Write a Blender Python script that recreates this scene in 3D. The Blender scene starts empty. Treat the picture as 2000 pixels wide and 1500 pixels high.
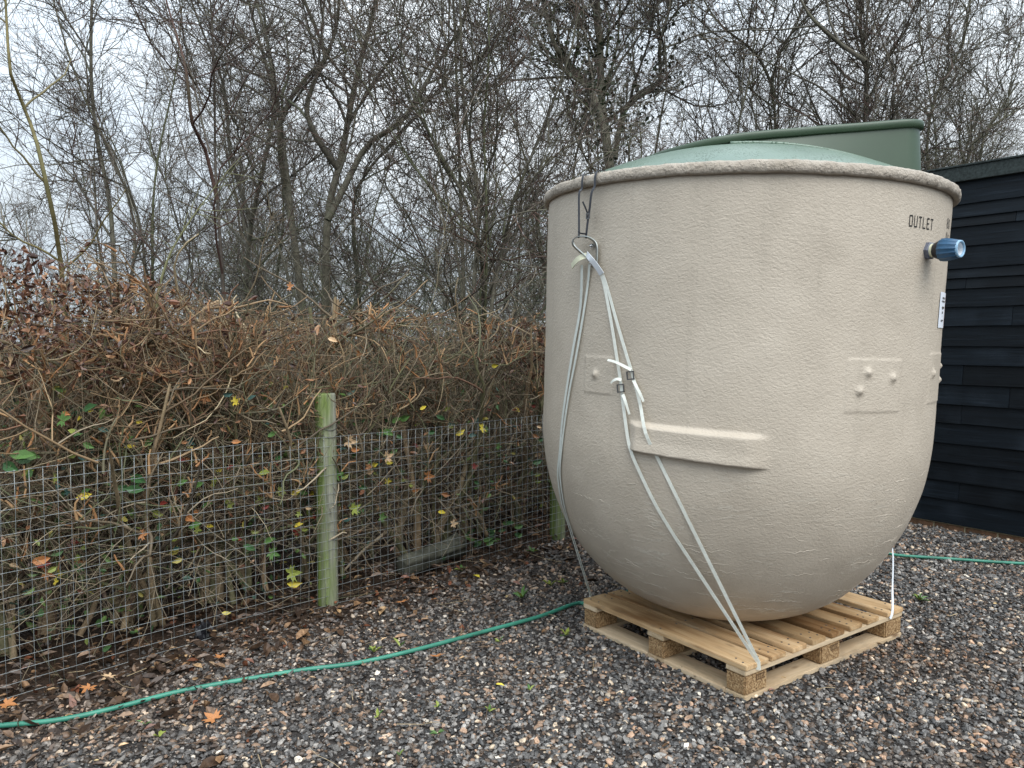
import bpy, bmesh, math, random
import numpy as np
from mathutils import Vector, Matrix, noise
rng = np.random.default_rng(7); random.seed(7)
PI = math.pi
SC = bpy.context.scene
COL = SC.collection

# ---------------------------------------------------------------- camera, world, sun, exposure
CAM_H, PITCH, FPX = 1.465, 0.058, 1520.0
cam = bpy.data.cameras.new('camera'); cam_ob = bpy.data.objects.new('camera', cam); COL.objects.link(cam_ob)
cam.sensor_width = 36.0; cam.lens = 36.0*FPX/2000.0; cam.clip_end = 600; cam.clip_start = .05
cam_ob.location = (0, 0, CAM_H); cam_ob.rotation_euler = (PI/2-PITCH, 0, 0)
SC.camera = cam_ob

SUN_EL, SUN_AZ = math.radians(50), math.radians(150)      # azimuth clockwise from +Y (north): behind the camera, to the right
world = bpy.data.worlds.new('World'); SC.world = world; world.use_nodes = True
nt = world.node_tree; nt.nodes.clear()
def wn(t, **k):
    n = nt.nodes.new(t)
    for a, b in k.items(): setattr(n, a, b)
    return n
w_out = wn('ShaderNodeOutputWorld'); w_bg = wn('ShaderNodeBackground'); w_bg.inputs['Strength'].default_value = 0.1
sky = wn('ShaderNodeTexSky', sky_type='NISHITA'); sky.sun_disc = False
sky.sun_elevation = SUN_EL; sky.sun_rotation = SUN_AZ; sky.air_density = 1.0; sky.dust_density = 2.0
tc = wn('ShaderNodeTexCoord'); mp = wn('ShaderNodeMapping'); mp.inputs['Scale'].default_value = (1, 1, 2.2)
ns = wn('ShaderNodeTexNoise'); ns.inputs['Scale'].default_value = 1.6; ns.inputs['Detail'].default_value = 5; ns.inputs['Roughness'].default_value = .5
rp = wn('ShaderNodeValToRGB'); rp.color_ramp.elements[0].position = .35; rp.color_ramp.elements[1].position = .68
rp.color_ramp.elements[0].color = (.55, .665, .785, 1); rp.color_ramp.elements[1].color = (.90, .96, 1.0, 1)
sep = wn('ShaderNodeSeparateXYZ')
g1 = wn('ShaderNodeMath', operation='MULTIPLY_ADD'); g1.inputs[1].default_value = 11.0; g1.inputs[2].default_value = 5.3   # brighter towards the zenith, as overcast skies are
g1.use_clamp = False
gm = wn('ShaderNodeMath', operation='MAXIMUM'); gm.inputs[1].default_value = 0.0
vm = wn('ShaderNodeVectorMath', operation='SCALE')
mx = wn('ShaderNodeMix', data_type='RGBA'); mx.inputs['Factor'].default_value = .9
L = nt.links.new
L(tc.outputs['Generated'], mp.inputs[0]); L(mp.outputs[0], ns.inputs['Vector']); L(ns.outputs['Fac'], rp.inputs[0])
L(tc.outputs['Generated'], sep.inputs[0]); L(sep.outputs['Z'], gm.inputs[0]); L(gm.outputs[0], g1.inputs[0])
L(rp.outputs[0], vm.inputs[0]); L(g1.outputs[0], vm.inputs['Scale'])
L(sky.outputs[0], mx.inputs['A']); L(vm.outputs[0], mx.inputs['B']); L(mx.outputs['Result'], w_bg.inputs['Color']); L(w_bg.outputs[0], w_out.inputs[0])

sun = bpy.data.lights.new('sun', 'SUN'); sun.energy = 1.5; sun.angle = math.radians(45); sun.color = (1, .98, .955)
sun_ob = bpy.data.objects.new('sun', sun); COL.objects.link(sun_ob)
sd = Vector((math.sin(SUN_AZ)*math.cos(SUN_EL), math.cos(SUN_AZ)*math.cos(SUN_EL), math.sin(SUN_EL)))
sun_ob.rotation_euler = sd.to_track_quat('Z', 'Y').to_euler(); sun_ob.location = (3, -4, 12)
SC.view_settings.view_transform = 'Standard'; SC.view_settings.look = 'None'; SC.view_settings.gamma = 1
SC.view_settings.exposure = 0.80; SC.view_settings.use_curve_mapping = False
SC.render.engine = 'CYCLES'

# ---------------------------------------------------------------- helpers: places
CP, SP = math.cos(PITCH), math.sin(PITCH)
def ray(px, py):
    u, v = (px-1000)/FPX, (py-750)/FPX
    d = np.array([u, CP - v*SP, -SP - v*CP]); return d
def at(px, py, Y):                      # the point seen at a pixel of the photograph, Y metres ahead of the camera
    d = ray(px, py); p = d*(Y/d[1]); p[2] += CAM_H; return p
def G(px, py, z=0.0):                   # the point of the ground seen there
    d = ray(px, py); t = (z-CAM_H)/d[2]; p = d*t; p[2] = z; return p
def nrm(v): v = np.asarray(v, float); return v/(np.linalg.norm(v, axis=-1, keepdims=True)+1e-12)
def sst(a, b, x): t = np.clip((x-a)/(b-a), 0, 1); return t*t*(3-2*t)

# ---------------------------------------------------------------- helpers: objects
def link(o, parent=None):
    COL.objects.link(o)
    if parent is not None: o.parent = parent
    return o
def tag(o, label=None, cat=None, group=None, kind=None):
    if label: o['label'] = label
    if cat: o['category'] = cat
    if group: o['group'] = group
    if kind: o['kind'] = kind
    return o
def empty(name, loc=(0, 0, 0), label=None, cat=None, group=None):
    o = bpy.data.objects.new(name, None); o.location = loc; o.empty_display_size = .1
    return tag(link(o), label, cat, group)
def child_of(o, parent):                # parent, keeping world coordinates of the vertices (parent has only location / rotation)
    o.parent = parent; o.matrix_parent_inverse = parent.matrix_basis.inverted(); return o
def mesh_np(name, V, F, mat, parent=None, col=None, smooth=False, keep=False):
    """V (n,3); F list of arrays (m,k)"""
    me = bpy.data.meshes.new(name)
    V = np.asarray(V, np.float32); F = [np.asarray(f, np.int32) for f in F if len(f)]
    me.vertices.add(len(V)); me.vertices.foreach_set('co', V.ravel())
    nl = sum(f.size for f in F); npol = sum(len(f) for f in F)
    me.loops.add(nl); me.loops.foreach_set('vertex_index', np.concatenate([f.ravel() for f in F]))
    me.polygons.add(npol)
    tot = np.concatenate([np.full(len(f), f.shape[1], np.int32) for f in F])
    st = np.concatenate([[0], np.cumsum(tot)[:-1]]).astype(np.int32)
    me.polygons.foreach_set('loop_start', st); me.polygons.foreach_set('loop_total', tot)
    me.polygons.foreach_set('use_smooth', np.full(npol, smooth, bool))
    me.update(calc_edges=True)
    if col is not None:
        a = me.color_attributes.new('col', 'FLOAT_COLOR', 'POINT')
        c = np.ones((len(V), 4), np.float32); c[:, :3] = col; a.data.foreach_set('color', c.ravel())
    me.materials.append(mat)
    o = bpy.data.objects.new(name, me); COL.objects.link(o)
    if parent is not None:
        if keep: child_of(o, parent)
        else: o.parent = parent
    return o
def mesh_bm(name, bm, mat, parent=None, smooth=False, keep=False):
    me = bpy.data.meshes.new(name); bm.to_mesh(me); bm.free(); me.materials.append(mat)
    if smooth: me.polygons.foreach_set('use_smooth', np.ones(len(me.polygons), bool))
    o = bpy.data.objects.new(name, me); COL.objects.link(o)
    if parent is not None:
        if keep: child_of(o, parent)
        else: o.parent = parent
    return o

# ---------------------------------------------------------------- helpers: materials
class M:
    def __init__(s, name, base=(.5, .5, .5), rough=.6, spec=.5, metal=0):
        s.m = bpy.data.materials.new(name); s.m.use_nodes = True; s.t = s.m.node_tree
        s.b = s.t.nodes['Principled BSDF']; s.b.inputs['Base Color'].default_value = (*base, 1)
        s.b.inputs['Roughness'].default_value = rough; s.b.inputs['Specular IOR Level'].default_value = spec; s.b.inputs['Metallic'].default_value = metal
    def n(s, t, **k):
        n = s.t.nodes.new(t)
        for a, b in k.items(): setattr(n, a, b)
        return n
    def l(s, a, b): s.t.links.new(a, b)
    def coord(s, scale=(1, 1, 1), out='Object', rnd=False):
        c = s.n('ShaderNodeTexCoord'); mp = s.n('ShaderNodeMapping'); mp.inputs['Scale'].default_value = scale
        s.l(c.outputs[out], mp.inputs['Vector'])
        if rnd:
            oi = s.n('ShaderNodeObjectInfo'); vm = s.n('ShaderNodeVectorMath', operation='SCALE'); vm.inputs[0].default_value = (17, 31, 23)
            s.l(oi.outputs['Random'], vm.inputs['Scale']); s.l(vm.outputs[0], mp.inputs['Location'])
        return mp.outputs[0]
    def noise(s, vec, scale, detail=4, rough=.5, dist=0):
        n = s.n('ShaderNodeTexNoise'); n.inputs['Scale'].default_value = scale; n.inputs['Detail'].default_value = detail
        n.inputs['Roughness'].default_value = rough; n.inputs['Distortion'].default_value = dist
        if vec is not None: s.l(vec, n.inputs['Vector'])
        return n.outputs['Fac']
    def ramp(s, fac, stops):
        r = s.n('ShaderNodeValToRGB'); e = r.color_ramp.elements
        while len(e) < len(stops): e.new(.5)
        for q, (p, c) in zip(e, stops): q.position = p; q.color = (*c, 1) if len(c) == 3 else c
        s.l(fac, r.inputs[0]); return r.outputs[0]
    def math(s, op, a, b=None, c=None, clamp=False):
        n = s.n('ShaderNodeMath', operation=op); n.use_clamp = clamp
        for i, v in enumerate((a, b, c)):
            if v is None: continue
            if isinstance(v, (int, float)): n.inputs[i].default_value = v
            else: s.l(v, n.inputs[i])
        return n.outputs[0]
    def mix(s, f, a, b, blend='MIX'):
        n = s.n('ShaderNodeMix', data_type='RGBA', blend_type=blend)
        for k, v in (('Factor', f), ('A', a), ('B', b)):
            if isinstance(v, (int, float)): n.inputs[k].default_value = v
            elif isinstance(v, tuple): n.inputs[k].default_value = (*v, 1)
            else: s.l(v, n.inputs[k])
        return n.outputs['Result']
    def base(s, c): s.l(c, s.b.inputs['Base Color'])
    def bump(s, h, strength=.5, dist=.01):
        n = s.n('ShaderNodeBump'); n.inputs['Strength'].default_value = strength; n.inputs['Distance'].default_value = dist
        s.l(h, n.inputs['Height']); s.l(n.outputs[0], s.b.inputs['Normal']); return n
    def attr(s, name='col', typ='GEOMETRY'):
        a = s.n('ShaderNodeAttribute'); a.attribute_name = name; a.attribute_type = typ; return a.outputs['Color']

# ---- materials
m = M('bark', rough=.8, spec=.25); c = m.coord(); f = m.noise(c, 14, 5, .65); f2 = m.noise(c, 2.2, 3)
v = m.ramp(f, [(.25, (.45, .45, .45)), (.75, (1.5, 1.5, 1.5))]); bc = m.mix(1.0, m.attr(), v, 'MULTIPLY')
m.base(m.mix(m.math('MULTIPLY', m.ramp(f2, [(.5, (0, 0, 0)), (.7, (1, 1, 1))]), .35), bc, (.085, .10, .045)))
m.bump(f, .6, .01); MAT_BARK = m.m
m = M('twig', rough=.6, spec=.35); m.base(m.attr()); MAT_TWIG = m.m
m = M('leaf', rough=.5, spec=.4); m.base(m.attr()); m.b.inputs['Subsurface Weight'].default_value = 0; MAT_LEAF = m.m
m = M('dry_leaf', rough=.42, spec=.5); c = m.coord(); f = m.noise(c, 60, 3); m.base(m.mix(1.0, m.attr(), m.ramp(f, [(.3, (.55, .5, .45)), (.7, (1.35, 1.35, 1.3))]), 'MULTIPLY')); MAT_LITTER = m.m

def gel(name, base, rough=.6, spec=.5, metal=0, var=.15, sc=20, bump=0):
    m = M(name, base, rough, spec, metal); f = m.noise(m.coord(), sc, 4)
    lo = tuple(x*(1-var) for x in base); hi = tuple(min(1, x*(1+var)) for x in base)
    m.base(m.ramp(f, [(.3, lo), (.7, hi)]))
    if bump: m.bump(f, bump, .003)
    return m.m

# ground
m = M('ground', rough=.85, spec=.3); c = m.coord()
f = m.noise(c, 55, 4, .7); f2 = m.noise(c, 3, 4); f3 = m.noise(c, 160, 2)
soil = m.ramp(f, [(.3, (.012, .010, .009)), (.55, (.045, .038, .034)), (.75, (.10, .09, .08))])
brown = m.ramp(f, [(.3, (.012, .008, .005)), (.55, (.05, .03, .018)), (.8, (.11, .065, .035))])
a = m.attr()
m.base(m.mix(m.n('ShaderNodeSeparateColor').outputs[0], soil, brown)); 
sepn = [n for n in m.t.nodes if n.bl_idname == 'ShaderNodeSeparateColor'][0]; m.l(a, sepn.inputs[0])
m.bump(m.math('ADD', f, m.math('MULTIPLY', f3, .5)), .8, .02); MAT_GROUND = m.m
m = M('stone', rough=.45, spec=.5); c = m.coord(); f = m.noise(c, 3, 4, .6)
m.base(m.mix(1.0, m.attr('col', 'INSTANCER'), m.ramp(f, [(.3, (.6, .6, .6)), (.7, (1.35, 1.35, 1.35))]), 'MULTIPLY')); MAT_STONE = m.m

# moulded resin of the tank: base colour with faint stains, orange-peel relief, long wrinkles low down
m = M('tank_resin', rough=.5, spec=.35); c = m.coord()
f2 = m.noise(c, 3.2, 6, .65); f3 = m.noise(m.coord((1, 1, .35)), 6, 4, .6)
colr = m.ramp(f2, [(.25, (.445, .385, .308)), (.55, (.512, .446, .360)), (.8, (.56, .492, .402))])
colr = m.mix(m.math('MULTIPLY', m.ramp(f3, [(.62, (0, 0, 0)), (.75, (1, 1, 1))]), .25), colr, (.30, .26, .20))
stn = m.ramp(m.noise(m.coord((9, 9, .5)), 1.6, 5, .6), [(.58, (0, 0, 0)), (.74, (1, 1, 1))]); colr = m.mix(m.math('MULTIPLY', stn, .22), colr, (.27, .235, .185))
scf = m.ramp(m.noise(m.coord((3, 3, 7)), 2.2, 8, .75, .4), [(.66, (0, 0, 0)), (.70, (1, 1, 1))]); colr = m.mix(m.math('MULTIPLY', scf, .30), colr, (.20, .17, .14))
fo = m.noise(m.coord((1, 1, 1.4)), 74, 5, .58, .5); fo2 = m.noise(m.coord((1, 1, 1.6)), 150, 3, .6, .3)
fz = m.noise(m.coord((1, 1, 5.5)), 2.6, 7, .62, .15)
ridge = m.math('SUBTRACT', 1.0, m.math('MULTIPLY', m.math('ABSOLUTE', m.math('SUBTRACT', fz, .5)), 62.0), clamp=True)
brk = m.ramp(m.noise(c, 5, 2), [(.45, (0, 0, 0)), (.6, (1, 1, 1))])
sx = m.n('ShaderNodeSeparateXYZ'); m.l(m.coord(), sx.inputs[0])
low = m.math('MULTIPLY', m.math('SUBTRACT', .95, sx.outputs['Z'], clamp=True), 1.6, clamp=True)
rid = m.math('MULTIPLY', m.math('MULTIPLY', ridge, low), brk)
rough_amt = m.math('MULTIPLY_ADD', m.math('SUBTRACT', sx.outputs['Z'], .12, clamp=True), 1.5, .25, clamp=True)
m.base(m.mix(m.math('MULTIPLY', rid, .8), colr, (.70, .65, .55)))  # wrinkle crests painted paler, standing in for raised edges catching light
hh = m.math('ADD', m.math('MULTIPLY', m.math('ADD', fo, m.math('MULTIPLY', fo2, .35)), rough_amt), m.math('MULTIPLY', rid, .55))
m.bump(hh, .66, .0056)
MAT_TANK = m.m
m = M('rim_resin', rough=.5, spec=.35); c = m.coord(); f = m.noise(c, 12, 5, .6); f1 = m.noise(c, 55, 5, .65)
m.base(m.ramp(f, [(.3, (.37, .315, .25)), (.6, (.48, .42, .345)), (.8, (.53, .475, .39))])); m.bump(m.math('ADD', f1, m.math('MULTIPLY', f, 1.2)), .9, .02); MAT_RIM = m.m
# green lid: wet, beaded with water
m = M('green_lid', rough=.3, spec=.5); c = m.coord(); f = m.noise(c, 3, 4)
m.base(m.ramp(f, [(.3, (.11, .165, .12)), (.7, (.155, .22, .165))]))
vo = m.n('ShaderNodeTexVoronoi'); vo.inputs['Scale'].default_value = 95; m.l(c, vo.inputs['Vector'])
dr = m.ramp(vo.outputs['Distance'], [(.12, (1, 1, 1)), (.38, (0, 0, 0))]); m.bump(m.math('MULTIPLY', dr, m.ramp(m.noise(c, 7, 3), [(.4, (.1, .1, .1)), (.6, (1, 1, 1))])), .8, .006); MAT_DOME = m.m
MAT_HOOD = gel('green_moulding', (.044, .074, .043), .42, .5, 0, .08, 5)
MAT_WHITE_STRAP = gel('white_webbing', (.76, .77, .69), .45, .5, 0, .08, 60)
MAT_CREAM = gel('cream_webbing', (.70, .69, .50), .45, .5, 0, .06, 60)
MAT_GREY_STRAP = gel('grey_webbing', (.62, .65, .60), .45, .4, 0, .08, 60)
MAT_BLACK_STRAP = gel('black_webbing', (.035, .037, .045), .5, .5, 0, .15, 60)
MAT_STEEL = gel('zinc_steel', (.40, .42, .40), .35, .5, .85, .2, 30, .2)
MAT_BOLT = gel('bright_steel', (.6, .6, .6), .25, .5, 1, .1, 30)
MAT_BUCKLE = gel('buckle_wire', (.16, .16, .16), .3, .5, .7, .2, 30)
MAT_BLUE = gel('blue_plastic', (.028, .095, .185), .35, .5, 0, .1, 20)
MAT_PALEBLUE = gel('pale_blue_plastic', (.25, .42, .58), .35, .5, 0, .1, 20)
MAT_BLACKP = gel('black_plastic', (.012, .012, .015), .4, .5, 0, .1, 20)
MAT_GREYP = gel('grey_plastic', (.13, .14, .18), .4, .5, 0, .1, 20)
MAT_WHITEP = gel('white_plastic', (.72, .76, .80), .4, .5, 0, .04, 20)
MAT_INK = gel('black_ink', (.018, .017, .016), .6, .3, 0, .3, 200)
MAT_PENCIL = gel('faint_marker', (.10, .09, .08), .7, .2, 0, .4, 100)
MAT_STICKER = gel('white_sticker', (.78, .82, .88), .4, .4, 0, .03, 50)
MAT_PINK = gel('pink_backing', (.62, .48, .46), .5, .4, 0, .05, 50)
MAT_HOSE = gel('green_hose', (.044, .225, .155), .45, .5, 0, .25, 9)
MAT_WIRE = gel('galvanised_wire', (.36, .39, .39), .45, .5, .55, .2, 30)
MAT_LICHEN = gel('weathered_timber', (.085, .085, .065), .85, .2, 0, .5, 14, .5)

def wood(name, a, b, cc, rough=.6, stain=.5):
    m = M(name, rough=rough, spec=.3); g = m.coord((.9, 13, 13), rnd=True); f = m.noise(g, 1.5, 7, .68, 1.3)
    k = m.noise(m.coord((2.2, 9, 9), rnd=True), 1.3, 3); colr = m.ramp(f, [(.3, a), (.5, b), (.75, cc)])
    st = m.ramp(k, [(.52, (0, 0, 0)), (.66, (1, 1, 1))]); colr = m.mix(m.math('MULTIPLY', st, stain), colr, (.24, .125, .05))
    kv = m.n('ShaderNodeTexVoronoi'); kv.inputs['Scale'].default_value = 1.0; m.l(m.coord((3.2, 9, 9), rnd=True), kv.inputs['Vector']); kn = m.ramp(kv.outputs['Distance'], [(.05, (1, 1, 1)), (.13, (0, 0, 0))]); colr = m.mix(m.math('MULTIPLY', kn, .75), colr, (.13, .065, .028))
    gy = m.ramp(m.noise(m.coord((2.5, 6, 6), rnd=True), 1.6, 6, .7), [(.55, (0, 0, 0)), (.70, (1, 1, 1))]); colr = m.mix(m.math('MULTIPLY', gy, .45), colr, (.20, .18, .15))
    oi = m.n('ShaderNodeObjectInfo'); tone = m.ramp(oi.outputs['Random'], [(0, (.78, .74, .68)), (1, (1.12, 1.1, 1.08))])
    m.base(m.mix(1.0, colr, tone, 'MULTIPLY')); m.bump(f, .35, .004); return m.m
MAT_PINE = wood('pine_board', (.34, .20, .09), (.55, .38, .21), (.70, .55, .35), .6, .75)
MAT_PINE_WET = wood('damp_pine_board', (.16, .085, .035), (.27, .155, .07), (.42, .28, .15), .45, .7)
MAT_PINE_BASE = wood('pale_base_board', (.42, .32, .2), (.58, .46, .31), (.68, .56, .4), .6, .25)
m = M('chipboard', rough=.8, spec=.2); c = m.coord(rnd=True); vo = m.n('ShaderNodeTexVoronoi'); vo.inputs['Scale'].default_value = 170; m.l(c, vo.inputs['Vector'])
f = m.noise(c, 90, 4, .7); vc = m.n('ShaderNodeSeparateColor'); m.l(vo.outputs['Color'], vc.inputs[0])
m.base(m.ramp(m.math('ADD', m.math('MULTIPLY', vc.outputs[0], .5), m.math('MULTIPLY', f, .5)), [(.2, (.13, .075, .035)), (.5, (.30, .185, .09)), (.8, (.50, .35, .19))])); m.bump(f, .6, .004); MAT_CHIP = m.m
m = M('black_stained_board', rough=.55, spec=.22); g = m.coord((1.0, 25, 25), rnd=True); f = m.noise(g, 2.2, 6, .65, .6); k = m.noise(m.coord((1, 1, 1), rnd=True), 2.5, 5)
cc = m.ramp(f, [(.3, (.0015, .0030, .0045)), (.6, (.0045, .008, .0115)), (.85, (.026, .034, .042))])
cc = m.mix(m.math('MULTIPLY', m.ramp(k, [(.5, (0, 0, 0)), (.75, (1, 1, 1))]), .5), cc, (.024, .032, .040)); oi = m.n('ShaderNodeObjectInfo'); m.base(m.mix(1.0, cc, m.ramp(oi.outputs['Random'], [(0, (.55, .58, .62)), (1, (1.5, 1.55, 1.65))]), 'MULTIPLY')); m.bump(f, .5, .004); MAT_SHED = m.m
MAT_FASCIA = gel('felt_fascia', (.040, .050, .048), .8, .25, 0, .4, 60, .5)
MAT_BRICK = gel('brown_brick', (.15, .085, .05), .85, .2, 0, .4, 25, .5)
MAT_MORTAR = gel('sandy_mortar', (.36, .31, .20), .9, .2, 0, .25, 30, .4)
m = M('post_timber', rough=.8, spec=.2); g = m.coord((30, 30, 1.6)); f = m.noise(g, 2.2, 6, .65, .5); sx = m.n('ShaderNodeSeparateXYZ'); m.l(m.coord(), sx.inputs[0])
gr = m.ramp(f, [(.3, (.13, .135, .105)), (.6, (.27, .27, .215)), (.8, (.36, .355, .29))]); al = m.ramp(f, [(.3, (.085, .125, .03)), (.7, (.20, .26, .075))])
k = m.math('ADD', m.math('MULTIPLY', sx.outputs['X'], -12.0), m.math('MULTIPLY', m.math('SUBTRACT', m.noise(m.coord((6, 6, 1)), 3, 4), .5), 3.2))
m.base(m.mix(m.math('ADD', k, .62, clamp=True), gr, al)); m.bump(f, .6, .006); MAT_POST = m.m

# ---------------------------------------------------------------- the fence line (used by several things)
A0 = G(0, 1375); A1 = G(1068, 1066); FD = (A1-A0)[:2]; FD = FD/np.linalg.norm(FD); FN = np.array([-FD[1], FD[0]])   # FN points away from the camera, to the hedge
def fpt(s, d=0., z=0.): p = A0[:2]+FD*s+FN*d; return np.array([p[0], p[1], z])
def fsd(x, y): q = np.stack([x-A0[0], y-A0[1]], -1); return q@FD, q@FN
S_END = float(np.linalg.norm((A1-A0)[:2]))

# ---------------------------------------------------------------- GROUND
def gz(x, y):
    s, d = fsd(np.asarray(x, float), np.asarray(y, float))
    return 0.07*sst(.15, .9, d) + .012*np.sin(x*1.7+.4)*np.sin(y*1.3)*sst(.5, 2, np.abs(np.hypot(x-1.1, y-3.8)))
xs = np.unique(np.concatenate([np.linspace(-300, -12, 25), np.linspace(-12, 12, 161), np.linspace(12, 300, 25)]))
ys = np.unique(np.concatenate([np.linspace(-60, -3, 12), np.linspace(-3, 16, 128), np.linspace(16, 400, 40)]))
X, Y = np.meshgrid(xs, ys); s_, d_ = fsd(X, Y)
nz = np.array([noise.noise(Vector((a*1.3, b*1.3, 0))) for a, b in zip(X.ravel(), Y.ravel())]).reshape(X.shape)
Z = gz(X, Y)*(np.hypot(X, Y) < 40)
lit = sst(-.75, .05, d_ + nz*.35)
V = np.stack([X, Y, Z], -1).reshape(-1, 3); ny, nx = X.shape
idx = np.arange(nx*ny).reshape(ny, nx); F = np.stack([idx[:-1, :-1], idx[:-1, 1:], idx[1:, 1:], idx[1:, :-1]], -1).reshape(-1, 4)
o = mesh_np('ground', V, [F], MAT_GROUND, col=np.repeat(lit.reshape(-1, 1), 3, 1), smooth=True); tag(o, kind='structure')

# ---------------------------------------------------------------- leaves (flat templates with a fold), used for litter, hedge and plants
OVAL = (np.array([(0, 0, 0), (.25, .22, .03), (.6, .27, .04), (1, 0, -.03), (.6, -.27, .05), (.25, -.22, .02), (.45, 0, -.04)]),
        np.array([(0, 6, 1), (1, 6, 2), (2, 6, 3), (3, 6, 4), (4, 6, 5), (5, 6, 0)]))
CURL = (np.array([(0, 0, 0), (.25, .2, .14), (.6, .2, .22), (1, 0, .1), (.6, -.22, .16), (.25, -.2, .12), (.45, 0, -.03)]), OVAL[1])
CURL2 = (np.array([(0, 0, 0), (.22, .2, .06), (.6, .24, .10), (1, .03, -.06), (.62, -.22, .12), (.25, -.22, .07), (.45, .01, -.03)]), OVAL[1])
def maple():
    r = [(0, .12), (18, .62), (30, .42), (45, .95), (58, .5), (72, .75), (82, .55), (90, 1.0)]
    pts = []
    for a, q in r: pts.append((math.radians(a-90), q))
    full = pts[:-1] + [(math.radians(0), 1.05)] + [(-a, q) for a, q in reversed(pts[1:-1])]
    out = [(0, 0, -.05)]
    a_list = [(-150, .45), (-125, .72), (-105, .40), (-80, .88), (-68, .62), (-58, .98), (-42, .45), (-22, .62), (-12, .8), (0, 1.12), (12, .8), (22, .62), (42, .45), (58, .98), (68, .62), (80, .88), (105, .40), (125, .72), (150, .45), (180, .08)]
    for a, q in a_list: out.append((math.cos(math.radians(a))*q*.55, math.sin(math.radians(a))*q*.55, .10*q*q*(1 if int(a) % 3 else .4)))
    n = len(a_list); F = [(0, 1+i, 1+(i+1) % n) for i in range(n)]
    return (np.array(out), np.array(F))
MAPLE = maple()
def rotmats(n, flat=None, r=rng):
    """random rotations; flat = max tilt from horizontal"""
    az = r.uniform(0, 2*PI, n)
    if flat is None:
        q = r.normal(size=(n, 4)); q /= np.linalg.norm(q, axis=1, keepdims=True); w, x, y, z = q.T
        return np.stack([1-2*(y*y+z*z), 2*(x*y-z*w), 2*(x*z+y*w), 2*(x*y+z*w), 1-2*(x*x+z*z), 2*(y*z-x*w), 2*(x*z-y*w), 2*(y*z+x*w), 1-2*(x*x+y*y)], -1).reshape(n, 3, 3)
    t = r.normal(0, flat, n); b = r.uniform(0, 2*PI, n)
    ca, sa = np.cos(az), np.sin(az); Z0 = np.zeros(n); O = np.ones(n)
    Rz = np.stack([ca, -sa, Z0, sa, ca, Z0, Z0, Z0, O], -1).reshape(n, 3, 3)
    k = np.stack([np.cos(b), np.sin(b), Z0], -1); K = np.zeros((n, 3, 3)); K[:, 0, 1] = -k[:, 2]; K[:, 0, 2] = k[:, 1]; K[:, 1, 0] = k[:, 2]; K[:, 1, 2] = -k[:, 0]; K[:, 2, 0] = -k[:, 1]; K[:, 2, 1] = k[:, 0]
    I = np.eye(3)[None]; R = I + np.sin(t)[:, None, None]*K + (1-np.cos(t))[:, None, None]*(K@K)
    return R@Rz
def leaves(name, C, size, R, tmpl, cols, mat, parent=None):
    T, F = tmpl; n = len(C)
    V = np.einsum('nij,vj->nvi', R, T-np.array([.5 if T[:, 0].max() > .9 and len(T) < 10 else 0, 0, 0]))*size[:, None, None] + C[:, None, :]
    FF = (F[None] + (np.arange(n)*len(T))[:, None, None]).reshape(-1, 3)
    o = mesh_np(name, V.reshape(-1, 3), [FF], mat, parent, np.repeat(cols, len(T), 0), keep=True)
    return o
def pick_cols(n, pal, w, jit=.18, r=rng):
    pal = np.array(pal); k = r.choice(len(pal), n, p=np.array(w)/np.sum(w)); return np.clip(pal[k]*(1+r.normal(0, jit, (n, 1))), .004, .95)
BROWNS = [(.045, .028, .019), (.085, .052, .033), (.14, .088, .055), (.24, .145, .08), (.40, .27, .15), (.17, .065, .035)]

# leaf litter: under the hedge and along the fence
n = 25000; s = rng.uniform(-1.6, 7.5, n); d = rng.uniform(-1.1, 2.6, n)
p_keep = np.where(d > -.12, 1., np.exp((d+.12)/(.18+.34*sst(2.4, 0, s)))); k = rng.random(n) < p_keep; s, d = s[k], d[k]
C = A0[:2][None]+FD[None]*s[:, None]+FN[None]*d[:, None]; C = np.column_stack([C, gz(C[:, 0], C[:, 1])+rng.uniform(.005, .045, len(s))*np.where(d > 0, 1.3, .6)])
nl = len(C); sz = np.clip(rng.lognormal(math.log(.034), .48, nl), .012, .095)
o = leaves('leaf_litter', C, sz, rotmats(nl, .45), CURL, pick_cols(nl, BROWNS, (5, 5, 3, 1.3, .5, 1)), MAT_LITTER); tag(o, kind='stuff')
# crumbs of leaf and bark strewn over the gravel
n = 1500; Yc = rng.uniform(1.9, 8, n); Xc = rng.uniform(-.8, .9, n)*Yc; s, d = fsd(Xc, Yc); k = (d < 0) & (rng.random(n) < np.exp(d*.55)+.12); Xc, Yc = Xc[k], Yc[k]
C = np.column_stack([Xc, Yc, gz(Xc, Yc)+.016]); n = len(C)
o = leaves('leaf_crumbs', C, rng.uniform(.012, .038, n), rotmats(n, .4), CURL, pick_cols(n, BROWNS+[(.5, .38, .2)], (1, 3, 3, 3, 2, 2, 1)), MAT_LITTER); tag(o, kind='stuff')

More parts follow.
